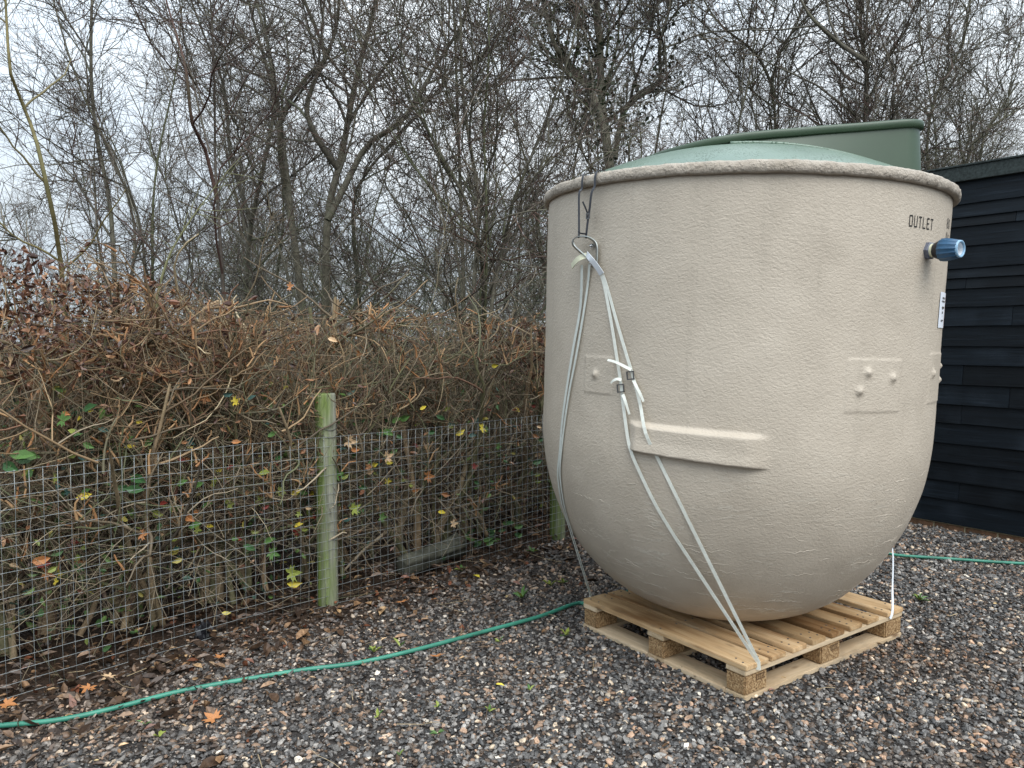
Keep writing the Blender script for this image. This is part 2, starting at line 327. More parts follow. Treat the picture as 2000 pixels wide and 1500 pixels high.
# ---------------------------------------------------------------- GRAVEL (instanced stones on scattered points)
def gravel():
    P = []
    for y0, y1, dens in ((1.6, 3.2, 6200), (3.2, 4.6, 5200), (4.6, 6.2, 3200), (6.2, 9.5, 1800)):
        w = 1.6*y1+2; n = int((y1-y0)*w*dens); x = rng.uniform(-w/2, w/2, n); y = rng.uniform(y0, y1, n)
        s, d = fsd(x, y); k = (np.abs(x) < .78*y+.7) & (d < .10)
        k &= rng.random(n) > sst(-.55, .10, d+np.sin(s*5)*.08+rng.normal(0, .1, n))*.93
        big = 1.0 + .25*(y1 > 4.7) + .3*(y1 > 7)
        P.append(np.column_stack([x, y, np.full(n, big)])[k])
    P = np.concatenate(P); n = len(P)
    z = gz(P[:, 0], P[:, 1]) + rng.uniform(-.004, .008, n)
    me = bpy.data.meshes.new('gravel'); me.vertices.add(n); me.vertices.foreach_set('co', np.column_stack([P[:, 0], P[:, 1], z]).astype(np.float32).ravel())
    pal = [(.040, .041, .043), (.080, .080, .082), (.145, .142, .14), (.25, .245, .24), (.13, .095, .072), (.28, .19, .135), (.42, .35, .27), (.50, .47, .42), (.060, .045, .035)]
    cols = np.array([1.32, 1.26, 1.17])*pick_cols(n, pal, (26, 25, 18, 8, 10, 6, 3.2, .9, 10), .22)
    # towards the fence the stones are muddier
    s, d = fsd(P[:, 0], P[:, 1]); mud = sst(-2.0, 0, d)[:, None]*.45; cols = cols*(1-mud)+cols.mean(1, keepdims=True)*np.array([.8, .62, .48])*mud
    pt = np.sin(P[:, 0]*2.3+1.7*np.sin(P[:, 1]*1.9))*np.sin(P[:, 1]*2.9+1.3*np.sin(P[:, 0]*1.4)); pt = sst(.15, .8, pt+rng.normal(0, .12, n))[:, None]*.5; cols = cols*(1-pt)+cols*np.array([.92, .70, .52])*pt
    a = me.attributes.new('col', 'FLOAT_COLOR', 'POINT'); c4 = np.ones((n, 4), np.float32); c4[:, :3] = cols; a.data.foreach_set('color', c4.ravel())
    sz = np.clip(rng.lognormal(math.log(.0065), .38, n), .003, .0135)*P[:, 2]
    sv = np.column_stack([sz*rng.uniform(1.0, 1.5, n), sz*rng.uniform(.75, 1.05, n), sz*rng.uniform(.45, .8, n)])
    a = me.attributes.new('ssc', 'FLOAT_VECTOR', 'POINT'); a.data.foreach_set('vector', sv.astype(np.float32).ravel())
    rv = np.column_stack([rng.normal(0, .38, n), rng.normal(0, .38, n), rng.uniform(0, 2*PI, n)])
    a = me.attributes.new('srot', 'FLOAT_VECTOR', 'POINT'); a.data.foreach_set('vector', rv.astype(np.float32).ravel())
    o = bpy.data.objects.new('gravel', me); COL.objects.link(o); tag(o, kind='stuff')
    g = bpy.data.node_groups.new('gravel_scatter', 'GeometryNodeTree')
    g.interface.new_socket('Geometry', in_out='INPUT', socket_type='NodeSocketGeometry'); g.interface.new_socket('Geometry', in_out='OUTPUT', socket_type='NodeSocketGeometry')
    N = g.nodes.new; Lk = g.links.new
    gi, go = N('NodeGroupInput'), N('NodeGroupOutput')
    g2i = N('GeometryNodeGeometryToInstance')
    for k in range(7):
        ico = N('GeometryNodeMeshIcoSphere'); ico.inputs['Radius'].default_value = 1; ico.inputs['Subdivisions'].default_value = 2
        sp = N('GeometryNodeSetPosition'); pos = N('GeometryNodeInputPosition'); nse = N('ShaderNodeTexNoise'); nse.noise_dimensions = '3D'
        nse.inputs['Scale'].default_value = .9; nse.inputs['Detail'].default_value = 2
        ad = N('ShaderNodeVectorMath'); ad.operation = 'ADD'; ad.inputs[1].default_value = (k*7.3, k*3.1, k*5.7)
        Lk(pos.outputs[0], ad.inputs[0]); Lk(ad.outputs[0], nse.inputs['Vector'])
        sb = N('ShaderNodeVectorMath'); sb.operation = 'SUBTRACT'; sb.inputs[1].default_value = (.5, .5, .5); Lk(nse.outputs['Color'], sb.inputs[0])
        sc = N('ShaderNodeVectorMath'); sc.operation = 'SCALE'; sc.inputs['Scale'].default_value = 1.9; Lk(sb.outputs[0], sc.inputs[0])
        Lk(ico.outputs['Mesh'], sp.inputs['Geometry']); Lk(sc.outputs[0], sp.inputs['Offset'])
        ss = N('GeometryNodeSetShadeSmooth'); ss.inputs['Shade Smooth'].default_value = (k % 3 == 0); Lk(sp.outputs[0], ss.inputs[0])
        sm = N('GeometryNodeSetMaterial'); sm.inputs['Material'].default_value = MAT_STONE; Lk(ss.outputs[0], sm.inputs[0])
        Lk(sm.outputs[0], g2i.inputs[0])
    m2p = N('GeometryNodeMeshToPoints'); Lk(gi.outputs[0], m2p.inputs['Mesh'])
    iop = N('GeometryNodeInstanceOnPoints'); iop.inputs['Pick Instance'].default_value = True
    Lk(m2p.outputs[0], iop.inputs['Points']); Lk(g2i.outputs[0], iop.inputs['Instance'])
    def na(nm):
        q = N('GeometryNodeInputNamedAttribute'); q.data_type = 'FLOAT_VECTOR'; q.inputs['Name'].default_value = nm
        return next(x for x in q.outputs if x.enabled and x.name == 'Attribute')
    e2r = N('FunctionNodeEulerToRotation'); Lk(na('srot'), e2r.inputs[0]); Lk(e2r.outputs[0], iop.inputs['Rotation']); Lk(na('ssc'), iop.inputs['Scale'])
    Lk(iop.outputs[0], go.inputs[0])
    md = o.modifiers.new('scatter', 'NODES'); md.node_group = g; me.materials.append(MAT_STONE)
    return o
gravel()

# ---------------------------------------------------------------- SHED
P1 = G(2000, 1061); P0 = G(1795, 1023); WD = nrm((P1-P0)[:2]); WN = np.array([WD[1], -WD[0]])
if WN@(-P0[:2]) < 0: WN = -WN        # towards the camera
yaw_w = math.atan2(WD[1], WD[0])
shed = empty('shed', (float(P0[0]), float(P0[1]), 0), 'black weatherboarded shed with dark felt fascia behind the tank', 'shed'); shed.rotation_euler = (0, 0, yaw_w)
sgn = 1.0 if (np.array([-WD[1], WD[0]])@WN) > 0 else -1.0    # local +y or -y faces the camera
def wz(py):                           # height on the wall of a line seen at x=2000
    d = ray(2000, py); t = P1[1]/d[1]; return CAM_H + d[2]*t
rows = [332, 381, 409, 428, 469, 515, 536, 557, 595, 635, 677, 716, 757, 799, 838, 880, 920, 959, 998, 1047]
zr = [wz(v) for v in rows]; LEFT, RIGHT = -2.6, 3.2; ZT = wz(304)
for i in range(len(zr)-1):
    ztop, zbot = zr[i]+.012, zr[i+1]
    cuts = sorted([LEFT] + list(random.sample([-.9, -.2, .30, .62, .95, 1.4, 2.0, 2.5], 2 if i % 2 else 1)) + [RIGHT])
    for a, b in zip(cuts[:-1], cuts[1:]):
        n = 14; xx = np.linspace(0, b-a-.003, n); vs = []
        ph = random.random()*50
        for x in xx:
            w = .004*noise.noise(Vector((x*1.6+ph, i*3.3, 0))); w2 = .003*noise.noise(Vector((x*6+ph, i*9, 2)))
            vs += [(x, sgn*(.004), ztop), (x, sgn*(.021+w*.8), zbot+w+w2), (x, sgn*(.001), zbot+w+w2), (x, 0, ztop)]
        Fq = []
        for j in range(n-1):
            for q in range(4): Fq.append((j*4+q, j*4+(q+1) % 4, (j+1)*4+(q+1) % 4, (j+1)*4+q))
        Fq += [(0, 1, 2, 3), tuple((n-1)*4+q for q in (3, 2, 1, 0))]
        o = mesh_np('board', vs, [Fq], MAT_SHED, shed); o.location = (a, sgn*.010, 0)
def sbox(name, x0, x1, y0, y1, z0, z1, mat, parent, bev=.004):
    bm = bmesh.new(); bmesh.ops.create_cube(bm, size=1)
    for v in bm.verts: v.co = Vector(((v.co.x)*(x1-x0), (v.co.y)*(y1-y0), (v.co.z)*(z1-z0)))
    if bev: bmesh.ops.bevel(bm, geom=bm.edges[:], offset=bev, segments=2, affect='EDGES', profile=.6)
    o = mesh_bm(name, bm, mat, parent); o.location = ((x0+x1)/2, (y0+y1)/2, (z0+z1)/2); return o
y0, y1 = sorted((sgn*.006, -sgn*2.6)); sbox('wall_frame', LEFT, RIGHT, y0, y1, .10, ZT-.03, MAT_SHED, shed, 0)
y0, y1 = sorted((sgn*.010, sgn*.055)); sbox('fascia', LEFT-.02, RIGHT+.02, y0, y1, zr[0]-.006, ZT, MAT_FASCIA, shed)
y0, y1 = sorted((sgn*.065, -sgn*2.65)); sbox('roof', LEFT-.04, RIGHT+.04, y0, y1, ZT+.002, ZT+.016, MAT_FASCIA, shed)
zb = zr[-1]; y0, y1 = sorted((sgn*.012, -sgn*.10)); sbox('mortar', LEFT, RIGHT, y0, y1, -.05, zb-.006, MAT_MORTAR, shed, 0)
x = LEFT
while x < RIGHT-.2:
    y0, y1 = sorted((sgn*.016, -sgn*.09)); sbox('brick', x, x+.215, y0, y1, zb-.075, zb-.012, MAT_BRICK, shed, .003); x += .227

# ---------------------------------------------------------------- PALLET
PQ = np.array([.9394, 3.0996]); PYAW = .617
PQ = G(1455, 1372)[:2]
pal = empty('pallet', (float(PQ[0]), float(PQ[1]), 0), 'new pine pallet with chipboard blocks standing on gravel under the tank', 'pallet'); pal.rotation_euler = (0, 0, PYAW)
PT = .150
# local x runs along the front right edge (1.2 m), local y back left (1.0 m)
def board(name, x0, x1, y0, y1, z0, z1, mat, parent=pal, bev=.0025, rz=0):
    """board built along its own x axis"""
    lx, ly = x1-x0, y1-y0; longy = ly > lx
    if longy: lx, ly = ly, lx
    bm = bmesh.new(); bmesh.ops.create_cube(bm, size=1)
    for v in bm.verts: v.co = Vector((v.co.x*lx, v.co.y*ly, v.co.z*(z1-z0)))
    bmesh.ops.bevel(bm, geom=bm.edges[:], offset=bev, segments=2, affect='EDGES')
    o = mesh_bm(name, bm, mat, parent); o.location = ((x0+x1)/2, (y0+y1)/2, (z0+z1)/2); o.rotation_euler = (0, 0, (PI/2 if longy else 0)+rz); return o
edges = [(0, .145), (.163, .263), (.310, .410), (.452, .552), (.595, .695), (.738, .838), (.884, .984), (1.055, 1.2)]
for i, (a, b) in enumerate(edges):
    o = board('deck_board', a, b, -.004+random.uniform(-.002, .003), 1.0+random.uniform(-.003, .003), PT-.022, PT, (MAT_PINE_WET if i in (4,) else MAT_PINE), rz=random.uniform(-.003, .003))
    if i == 4: o['label'] = 'dark damp deck board'
for y0 in (0, .45, .90): board('stringer', 0, 1.2, y0+.0, y0+.10, PT-.0445, PT-.0225, MAT_PINE_BASE)
BX, BY = (.002, .5275, 1.055), (.003, .45, .90)
for bx in BX:
    for by in BY: board('block', bx, bx+(.143 if bx != .5275 else .145), by, by+.097, .0225, PT-.045, MAT_CHIP, bev=.006)
for y0 in (0, .45, .90): board('base_board', 0, 1.2, y0, y0+.10, .0, .022, MAT_PINE_BASE)
for x0 in (0, 1.075):
    for (ya, yb) in ((.1005, .4495), (.5505, .8995)): board('base_board', x0+.0, x0+.125, ya, yb, .0, .022, MAT_PINE_BASE)
# nail heads on the deck
NM = gel('nail_head', (.12, .11, .10), .5, .5, .5, .2, 30)
bm = bmesh.new()
for (a, b) in edges:
    for yy in (.03, .07, .49, .92, .97):
        for xx in (a+.025, b-.025):
            r = bmesh.ops.create_cone(bm, cap_ends=True, segments=8, radius1=.0048, radius2=.0042, depth=.002)
            bmesh.ops.translate(bm, verts=r['verts'], vec=(xx+random.uniform(-.006, .006), yy+random.uniform(-.006, .006), PT+.0008))
o = mesh_bm('nail_heads', bm, NM, pal); o['kind'] = 'stuff'
# burnt-in stamps on the end faces of two blocks
MAT_BURN = gel('burnt_stamp', (.10, .055, .03), .8, .2, 0, .3, 100)
for bx in (.002, .5275):
  bm = bmesh.new()
  for k in range(5):
        for (dx, dz, w, h) in ((0, 0, .003, .026), (.004, .0, .007, .003), (.004, .02, .006, .003)):
            x0 = bx+.07+k*.012+dx; z0 = .072+dz
            vs = [bm.verts.new(c) for c in ((x0, .0012, z0), (x0+w, .0012, z0), (x0+w, .0012, z0+h), (x0, .0012, z0+h))]; bm.faces.new(vs)
  mesh_bm('stamp', bm, MAT_BURN, pal)

def sweep(pts, rad, S=8, closed=False):
    pts = np.asarray(pts, float); n = len(pts); t = nrm(np.gradient(pts, axis=0)); rad = np.broadcast_to(rad, (n,))
    up = np.array([0, 0, 1.]); a = np.cross(t, up); bad = np.linalg.norm(a, axis=1) < .05; a[bad] = np.cross(t[bad], [1, 0, 0]); a = nrm(a); b = np.cross(a, t)
    ang = np.linspace(0, 2*PI, S, endpoint=False)
    V = pts[:, None]+rad[:, None, None]*(np.cos(ang)[None, :, None]*a[:, None]+np.sin(ang)[None, :, None]*b[:, None])
    idx = np.arange(n*S).reshape(n, S); nx_ = np.roll(idx, -1, 1); F = np.stack([idx[:-1], nx_[:-1], nx_[1:], idx[1:]], -1).reshape(-1, 4)
    return V.reshape(-1, 3), F, [idx[0][::-1], idx[-1]]
# ---------------------------------------------------------------- TANK
TB = np.array([1.0283, 3.8443, .1565]); tx, ty = .0177, .0328
RX = np.array([[1, 0, 0], [0, math.cos(tx), -math.sin(tx)], [0, math.sin(tx), math.cos(tx)]]); RY = np.array([[math.cos(ty), 0, math.sin(ty)], [0, 1, 0], [-math.sin(ty), 0, math.cos(ty)]])
TM = RX@RY
R0, TAP, TBH, TN, TRF = .9037, .0084, .8916, 1.9761, .2076
def tr(z):
    z = np.asarray(z, float); ca = np.clip(1-z/TBH, 0, 1)**(TN/2); sa = np.sqrt(np.clip(1-ca*ca, 0, 1))
    return np.where(z < TBH, TRF+(1-TRF)*sa**(2/TN), 1.0)*R0*(1+TAP*(z-1))
def toL(p): return (np.asarray(p)-TB)@TM
def toW(p): return np.asarray(p)@TM.T+TB
def hit(px, py):                       # first point of the tank's skin seen at that pixel -> theta, z
    d = ray(px, py); o = np.array([0, 0, CAM_H]); t = np.linspace(1.8, 6, 4000); q = toL(o+t[:, None]*d)
    f = np.hypot(q[:, 0], q[:, 1])-tr(q[:, 2]); f = np.where((q[:, 2] < 0) | (q[:, 2] > 2), 1, f); i = np.argmax(f < 0) if (f < 0).any() else int(np.argmin(f)); q = q[i]
    return math.atan2(q[1], q[0]), float(q[2])
def skin(th, z, off=0.):
    th = np.asarray(th, float); z = np.asarray(z, float); e = .004; r = tr(z); dr = (tr(z+e)-tr(z-e))/(2*e)
    n = nrm(np.stack([np.cos(th), np.sin(th), -dr], -1)); return np.stack([r*np.cos(th), r*np.sin(th), z], -1)+n*np.asarray(off)[..., None] if np.ndim(off) else np.stack([r*np.cos(th), r*np.sin(th), z], -1)+n*off, n
tank = empty('septic_tank', tuple(TB), 'large onion shaped beige treatment tank with green lid strapped on a pallet', 'tank')
tank.rotation_euler = Matrix(TM.tolist()).to_euler()
hA, hB = hit(1222, 868), hit(1512, 876); hT, hBt = hit(1370, 836)[1], hit(1370, 901)[1]
pa = (hit(1142, 732), hit(1196, 732), hit(1170, 697)[1], hit(1170, 770)[1]); pb = (hit(1651, 755), hit(1757, 755), hit(1705, 702)[1], hit(1705, 806)[1]); pc = (hit(1812, 740), hit(1838, 740), hit(1825, 690)[1], hit(1822, 787)[1])
nubs = [hit(*q) for q in ((1163, 731), (1694, 728), (1742, 738), (1677, 764), (1819, 729))] + [(hit(1833, 740)[0]+.06, hit(1833, 716)[1]), (hit(1833, 740)[0]+.03, hit(1825, 745)[1])]
def relief(th, z):
    h = np.zeros(np.broadcast(th, z).shape)
    # moulded ledge: sloping top, flat face, sharp underside; its lower edge falls a little to the right
    u = (th-hA[0])/(hB[0]-hA[0]); zt = hT+(.5-u)*.012; zb_ = hBt+(.5-u)*.030; 
    m = sst(0, .10, u)*sst(1.0, .80, u)
    top_w = .027*(.55+.45*sst(0, .25, u)); f = sst(zt, zt-top_w, z)*sst(zb_-.006, zb_+.004, z)
    h = h+.030*f*m*(.82+.18*sst(zb_+.06, zb_, z))
    h = h-.003*np.exp(-((z-zb_+.018)/.012)**2)*m
    for (a, b, z1, z0) in (pa, pb, pc):
        e = .012
        h = h+.0030*sst(a[0]-e*.5, a[0]+e*.5, th)*sst(b[0]+e*.5, b[0]-e*.5, th)*sst(z0-.001, z0+.0035, z)*sst(z1+.004, z1-.001, z)
    for (t, zz) in nubs:
        r2 = ((th-t)*.92)**2+(z-zz)**2; h = h+.013*np.exp(-r2/(2*.0105**2))
    return h
def build_tank():
    lo = min(q for q in (hBt, pb[3]))-.05; hi = max(pb[2], pa[2])+.05
    zs = np.unique(np.concatenate([TBH*(1-np.cos(np.linspace(0, PI/2, 46))), np.linspace(lo, hi, int((hi-lo)/.0052)), np.linspace(TBH, 1.948, 40)]))
    zs = zs[np.concatenate([[True], np.diff(zs) > .0012])]
    rngs = [(hA[0]-.06, hB[0]+.06, .006), (pa[0][0]-.03, pa[1][0]+.03, .006), (pb[0][0]-.03, pb[1][0]+.03, .006), (pc[0][0]-.03, pc[1][0]+.16, .006)]
    ths = np.concatenate([np.linspace(-PI, PI, 300, endpoint=False)]+[np.arange(a, b, s) for a, b, s in rngs]); ths = np.unique(ths); ths = ths[np.concatenate([[True], np.diff(ths) > .0025])]
    T, Z = np.meshgrid(ths, zs); P, n = skin(T, Z, 0.0)
    wob = np.array([noise.noise(Vector((math.cos(a)*1.6, math.sin(a)*1.6, b*1.4)))*.006+noise.noise(Vector((math.cos(a)*9, math.sin(a)*9, b*9)))*.0016 for a, b in zip(T.ravel(), Z.ravel())]).reshape(T.shape)
    P = P+n*(relief(T, Z)+wob*sst(0, .15, Z))[..., None]
    nz_, nt_ = T.shape; V = np.concatenate([P.reshape(-1, 3), [[0, 0, -.002]]]); idx = np.arange(nz_*nt_).reshape(nz_, nt_); nx_ = np.roll(idx, -1, 1)
    F = np.stack([idx[:-1], nx_[:-1], nx_[1:], idx[1:]], -1).reshape(-1, 4); F3 = np.stack([nx_[0], idx[0], np.full(nt_, nz_*nt_)], -1)
    mesh_np('tank_body', V, [F, F3], MAT_TANK, tank, smooth=True)
    # rolled rim with an uneven laminated edge
    ZT_ = 1.955; prof = [(0.0, 1.933), (0.01656, 1.929), (0.02576, 1.936), (0.02852, 1.951), (0.02576, 1.969), (0.01288, 1.979), (-0.012, 1.982), (-0.03, 1.975), (-0.034, 1.919)]
    ths = np.linspace(-PI, PI, 720, endpoint=False); Rb = float(tr(1.948)); V = []
    for k, (dr, z) in enumerate(prof):
        for a in ths:
            nn = noise.noise(Vector((math.cos(a)*14, math.sin(a)*14, z*20)))*.0028+noise.noise(Vector((math.cos(a)*40, math.sin(a)*40, z*60)))*.0020+noise.noise(Vector((math.cos(a)*4, math.sin(a)*4, 3)))*.003
            V.append(((Rb+dr+nn*(k > 0))*math.cos(a), (Rb+dr+nn*(k > 0))*math.sin(a), z+nn*.8*(k > 0)))
    idx = np.arange(len(prof)*720).reshape(len(prof), 720); nx_ = np.roll(idx, -1, 1)
    mesh_np('rim', V, [np.stack([idx[:-1], nx_[:-1], nx_[1:], idx[1:]], -1).reshape(-1, 4)], MAT_RIM, tank, smooth=True)
build_tank()
# long broken wrinkles in the laminate low on the tank
_r = np.random.default_rng(12); _V, _F, _n = [], [], 0
MAT_WRINKLE = gel('resin_wrinkle', (.50, .445, .365), .45, .4, 0, .12, 40)
for k in range(95):
    z0_ = .16+.62*_r.random()**1.3; t0_ = _r.uniform(-2.75, -.25); ln = _r.uniform(.03, .22)*(1.3 if z0_ < .5 else .5); m_ = int(ln/.006)+4
    tt = t0_+np.linspace(0, ln, m_)/.8; ph = _r.uniform(0, 99)
    zz_ = z0_+np.array([.020*noise.noise(Vector((t*9, ph, 0)))+.009*noise.noise(Vector((t*38, ph, 3)))+.004*noise.noise(Vector((t*110, ph, 7))) for t in tt])
    wob_ = np.array([noise.noise(Vector((math.cos(a)*1.6, math.sin(a)*1.6, b*1.4)))*.006+noise.noise(Vector((math.cos(a)*9, math.sin(a)*9, b*9)))*.0016 for a, b in zip(tt, zz_)])
    P_, n__ = skin(tt, zz_); P_ = P_+n__*(wob_*np.clip(zz_/.15, 0, 1))[:, None]
    w_ = .0013*np.sin(np.linspace(.15, PI-.15, m_))*_r.uniform(.6, 1.15); VV, FF, _c = sweep(P_, w_, 5); _V.append(VV); _F.append(FF+_n); _n += len(VV)
o = mesh_np('resin_wrinkles', np.concatenate(_V), [np.concatenate(_F)], MAT_WRINKLE, tank, smooth=True); o['kind'] = 'stuff'

# lid: shallow dome and a sloping box-shaped hood with a lipped top
DR, DH, DZ = .895, .238, 1.964
RS = (DR*DR+DH*DH)/(2*DH)
def dome_z(x, y): return DZ+DH-(RS-np.sqrt(np.maximum(RS*RS-x*x-y*y, 0)))
rr = np.linspace(0, DR, 26)[1:]; th = np.linspace(0, 2*PI, 120, endpoint=False); V = [(0, 0, DZ+DH)]
for r in rr:
    for a in th: V.append((r*math.cos(a), r*math.sin(a), float(dome_z(r*math.cos(a), r*math.sin(a)))))
idx = 1+np.arange(25*120).reshape(25, 120); nx_ = np.roll(idx, -1, 1)
lid = mesh_np('lid', V, [np.stack([idx[:-1], nx_[:-1], nx_[1:], idx[1:]], -1).reshape(-1, 4), np.stack([np.zeros(120, int), nx_[0], idx[0]][::1], -1)[:, ::-1]], MAT_DOME, tank, smooth=True)
hood_r = toL(at(1825, 232, 3.45)); hood_l = toL(at(1245, 309, 3.62))
HX0, HX1 = hood_l[0]-.02, hood_r[0]; HY0 = -.36; HY1 = .36
_lip = [toL(at(a, b, 3.62-.17*(a-1237)/585.)) for a, b in ((1180, 322), (1237, 308), (1329, 292), (1387, 280), (1440, 271), (1500, 263.5), (1540, 259.5), (1600, 252.5), (1660, 246.7), (1767, 235), (1822, 231))]
_lx, _lz = np.array([q[0] for q in _lip]), np.array([q[2] for q in _lip])
def ztop(x): return float(np.interp(x, _lx, _lz))
HX0 = _lx[1]+.03
def rrect(x0, x1, y0, y1, r, seg=8, rl=None):
    rl = rl or r
    o = []
    for cx, cy, a0, q in ((x1-r, y0+r, -PI/2, r), (x1-r, y1-r, 0, r), (x0+rl, y1-rl, PI/2, rl), (x0+rl, y0+rl, PI, rl)):
        for k in range(seg+1): a = a0+k*PI/2/seg; o.append((cx+q*math.cos(a), cy+q*math.sin(a)))
    # subdivide the long sides
    out = []
    for i, p in enumerate(o):
        q = o[(i+1) % len(o)]; d = math.hypot(q[0]-p[0], q[1]-p[1]); n = 26 if d > .12 else 1
        for k in range(n): out.append((p[0]+(q[0]-p[0])*k/n, p[1]+(q[1]-p[1])*k/n))
    return out
def loft(name, rings, mat, parent, cap=True):
    n = len(rings[0]); V = [p for r in rings for p in r]; F = []
    for k in range(len(rings)-1):
        for i in range(n): F.append((k*n+i, k*n+(i+1) % n, (k+1)*n+(i+1) % n, (k+1)*n+i))
    me = bpy.data.meshes.new(name); fs = F + ([tuple(range((len(rings)-1)*n, len(rings)*n))] if cap else [])
    me.from_pydata(V, [], fs); me.materials.append(mat); me.polygons.foreach_set('use_smooth', [True]*(len(me.polygons)-1)+[False] if cap else [True]*len(me.polygons))
    return link(bpy.data.objects.new(name, me), parent)
rings = []
for q in np.linspace(0, 1, 9):
    ins = -.014*(1-q)+.003*q; R = rrect(HX0+ins, HX1-.020-ins, HY0+ins, HY1-ins, .10, 12, .34)
    rings.append([(x, y, (1-q)*(min(float(dome_z(x, y)), ztop(x)-.05)-.02)+q*(ztop(x)-.034)) for x, y in R])
loft('hood_wall', rings, MAT_HOOD, lid, False)
rings = []
for (ex, dz) in ((-.020, -.034), (.004, -.036), (.010, -.032), (.011, -.010), (.008, -.002), (-.002, .001)):
    R = rrect(HX0-ex, HX1+ex-.018, HY0-ex, HY1+ex, .11, 12, .35); rings.append([(x, y, ztop(x)+dz) for x, y in R])
loft('hood_lid', rings, MAT_HOOD, lid)
# curved moulding line at the foot of the hood
def tube(name, pts, rad, mat, parent=None, S=8, keep=True):
    V, F, caps = sweep(pts, rad, S); return mesh_np(name, V, [F]+[c[None] for c in caps], mat, parent, smooth=True, keep=keep)
xs_ = np.linspace(HX0+.36, HX1-.12, 40); ys_ = HY0-.014+0*xs_
tube('foot_bead', np.column_stack([xs_, ys_, dome_z(xs_, ys_)+.002]), .009, MAT_DOME, lid, keep=False)

# lettering OUTLET stencilled on the skin
tL, tR = hit(1774, 434)[0], hit(1823, 436)[0]; zT, zB = hit(1797, 423)[1], hit(1797, 446)[1]
def glyph(ch):
    s = .19; q = []
    if ch == 'O': q = [(0, .08, s, .92), (1-s, .08, 1, .92), (.08, 0, .92, .12), (.08, .88, .92, 1)]
    if ch == 'U': q = [(0, .1, s, 1), (1-s, .1, 1, 1), (.08, 0, .92, .12)]
    if ch == 'T': q = [(.5-s/2, 0, .5+s/2, .86), (0, .88, 1, 1)]
    if ch == 'L': q = [(0, 0, s, 1), (s+.04, 0, .95, .12)]
    if ch == 'E': q = [(0, 0, s, 1), (s+.04, 0, .95, .12), (s+.04, .45, .85, .56), (s+.04, .88, .95, 1)]
    return q
V, F = [], []
def wobf(a, b): return (noise.noise(Vector((math.cos(a)*1.6, math.sin(a)*1.6, b*1.4)))*.006+noise.noise(Vector((math.cos(a)*9, math.sin(a)*9, b*9)))*.0016)*min(1, b/.15)
def skin_quad(a, b, z0, z1, off, V, F, n=3):
    base = len(V)
    for k in range(n+1):
        t = a+(b-a)*k/n
        for z in (z0, z1):
            P, _ = skin(t, z, off-.0070+wobf(t, z)); V.append(tuple(P))
    for k in range(n): F.append((base+2*k, base+2*k+2, base+2*k+3, base+2*k+1))
for i, ch in enumerate('OUTLET'):
    w = (tR-tL)/6; l0 = tL+w*i; lw = w*.70
    for (x0, y0, x1, y1) in glyph(ch): skin_quad(l0+lw*x0, l0+lw*x1, zB+(zT-zB)*y0, zB+(zT-zB)*y1, .0085, V, F)
mesh_np('outlet_lettering', V, [F], MAT_INK, tank)
# hand-written weight note near the edge, mostly illegible
V, F = [], []; t0 = hit(1850, 440)[0]; t1 = hit(1857, 440)[0]+.03; zz = hit(1845, 434)[1]
def stroke(pts):
    for (a, b) in zip(pts[:-1], pts[1:]):
        p = np.array(a, float); q = np.array(b, float); n_ = np.array([-(q-p)[1], (q-p)[0]]); n_ = n_/np.linalg.norm(n_)*.0026
        base = len(V)
        for c_ in (p-n_, q-n_, q+n_, p+n_): P, _ = skin(t0+c_[0]/.92, zz+c_[1], .0015+wobf(t0+c_[0]/.92, zz+c_[1])); V.append(tuple(P))
        F.append((base, base+1, base+2, base+3))
circ = lambda cx, cy, rx, ry: [(cx+rx*math.cos(a), cy+ry*math.sin(a)) for a in np.linspace(0, 2*PI, 9)]
stroke(circ(.0, .012, .011, .009)); stroke(circ(.0, -.008, .012, .010)); stroke(circ(.036, .002, .012, .019))
stroke([(-.01, -.035), (-.01, -.065)]); stroke([(.012, -.035), (-.008, -.05), (.012, -.065)]); stroke(circ(.036, -.052, .010, .010)); stroke([(.046, -.042), (.046, -.078), (.028, -.082)])
mesh_np('handwritten_note', V, [F], MAT_PENCIL, tank)
# sticker with small print at the right
tl, trr = hit(1833, 605)[0], hit(1843, 605)[0]; z1, z0 = hit(1838, 570)[1], hit(1834, 640)[1]
stk = None
V, F = [], []; skin_quad(tl, trr+.012, z0, z1, .010, V, F, 6); stk = mesh_np('sticker', V, [F], MAT_STICKER, tank)
V, F = [], []; skin_quad(trr+.014, trr+.05, z0, z1, .010, V, F, 4); mesh_np('sticker_edge', V, [F], MAT_PINK, stk)
V, F = [], []; w = trr+.012-tl; h = z1-z0
for (u0, u1, v0, v1) in ((.25, .8, .84, .86), (.25, .7, .81, .83), (.2, .8, .745, .765), (.2, .75, .72, .735), (.3, .75, .55, .60), (.35, .55, .52, .55), (.35, .5, .40, .46), (.45, .55, .33, .34), (.3, .7, .20, .23), (.3, .55, .175, .19)):
    skin_quad(tl+w*u0, tl+w*u1, z0+h*v0, z0+h*v1, .0112, V, F, 2)
mesh_np('small_print', V, [F], MAT_PENCIL, stk)

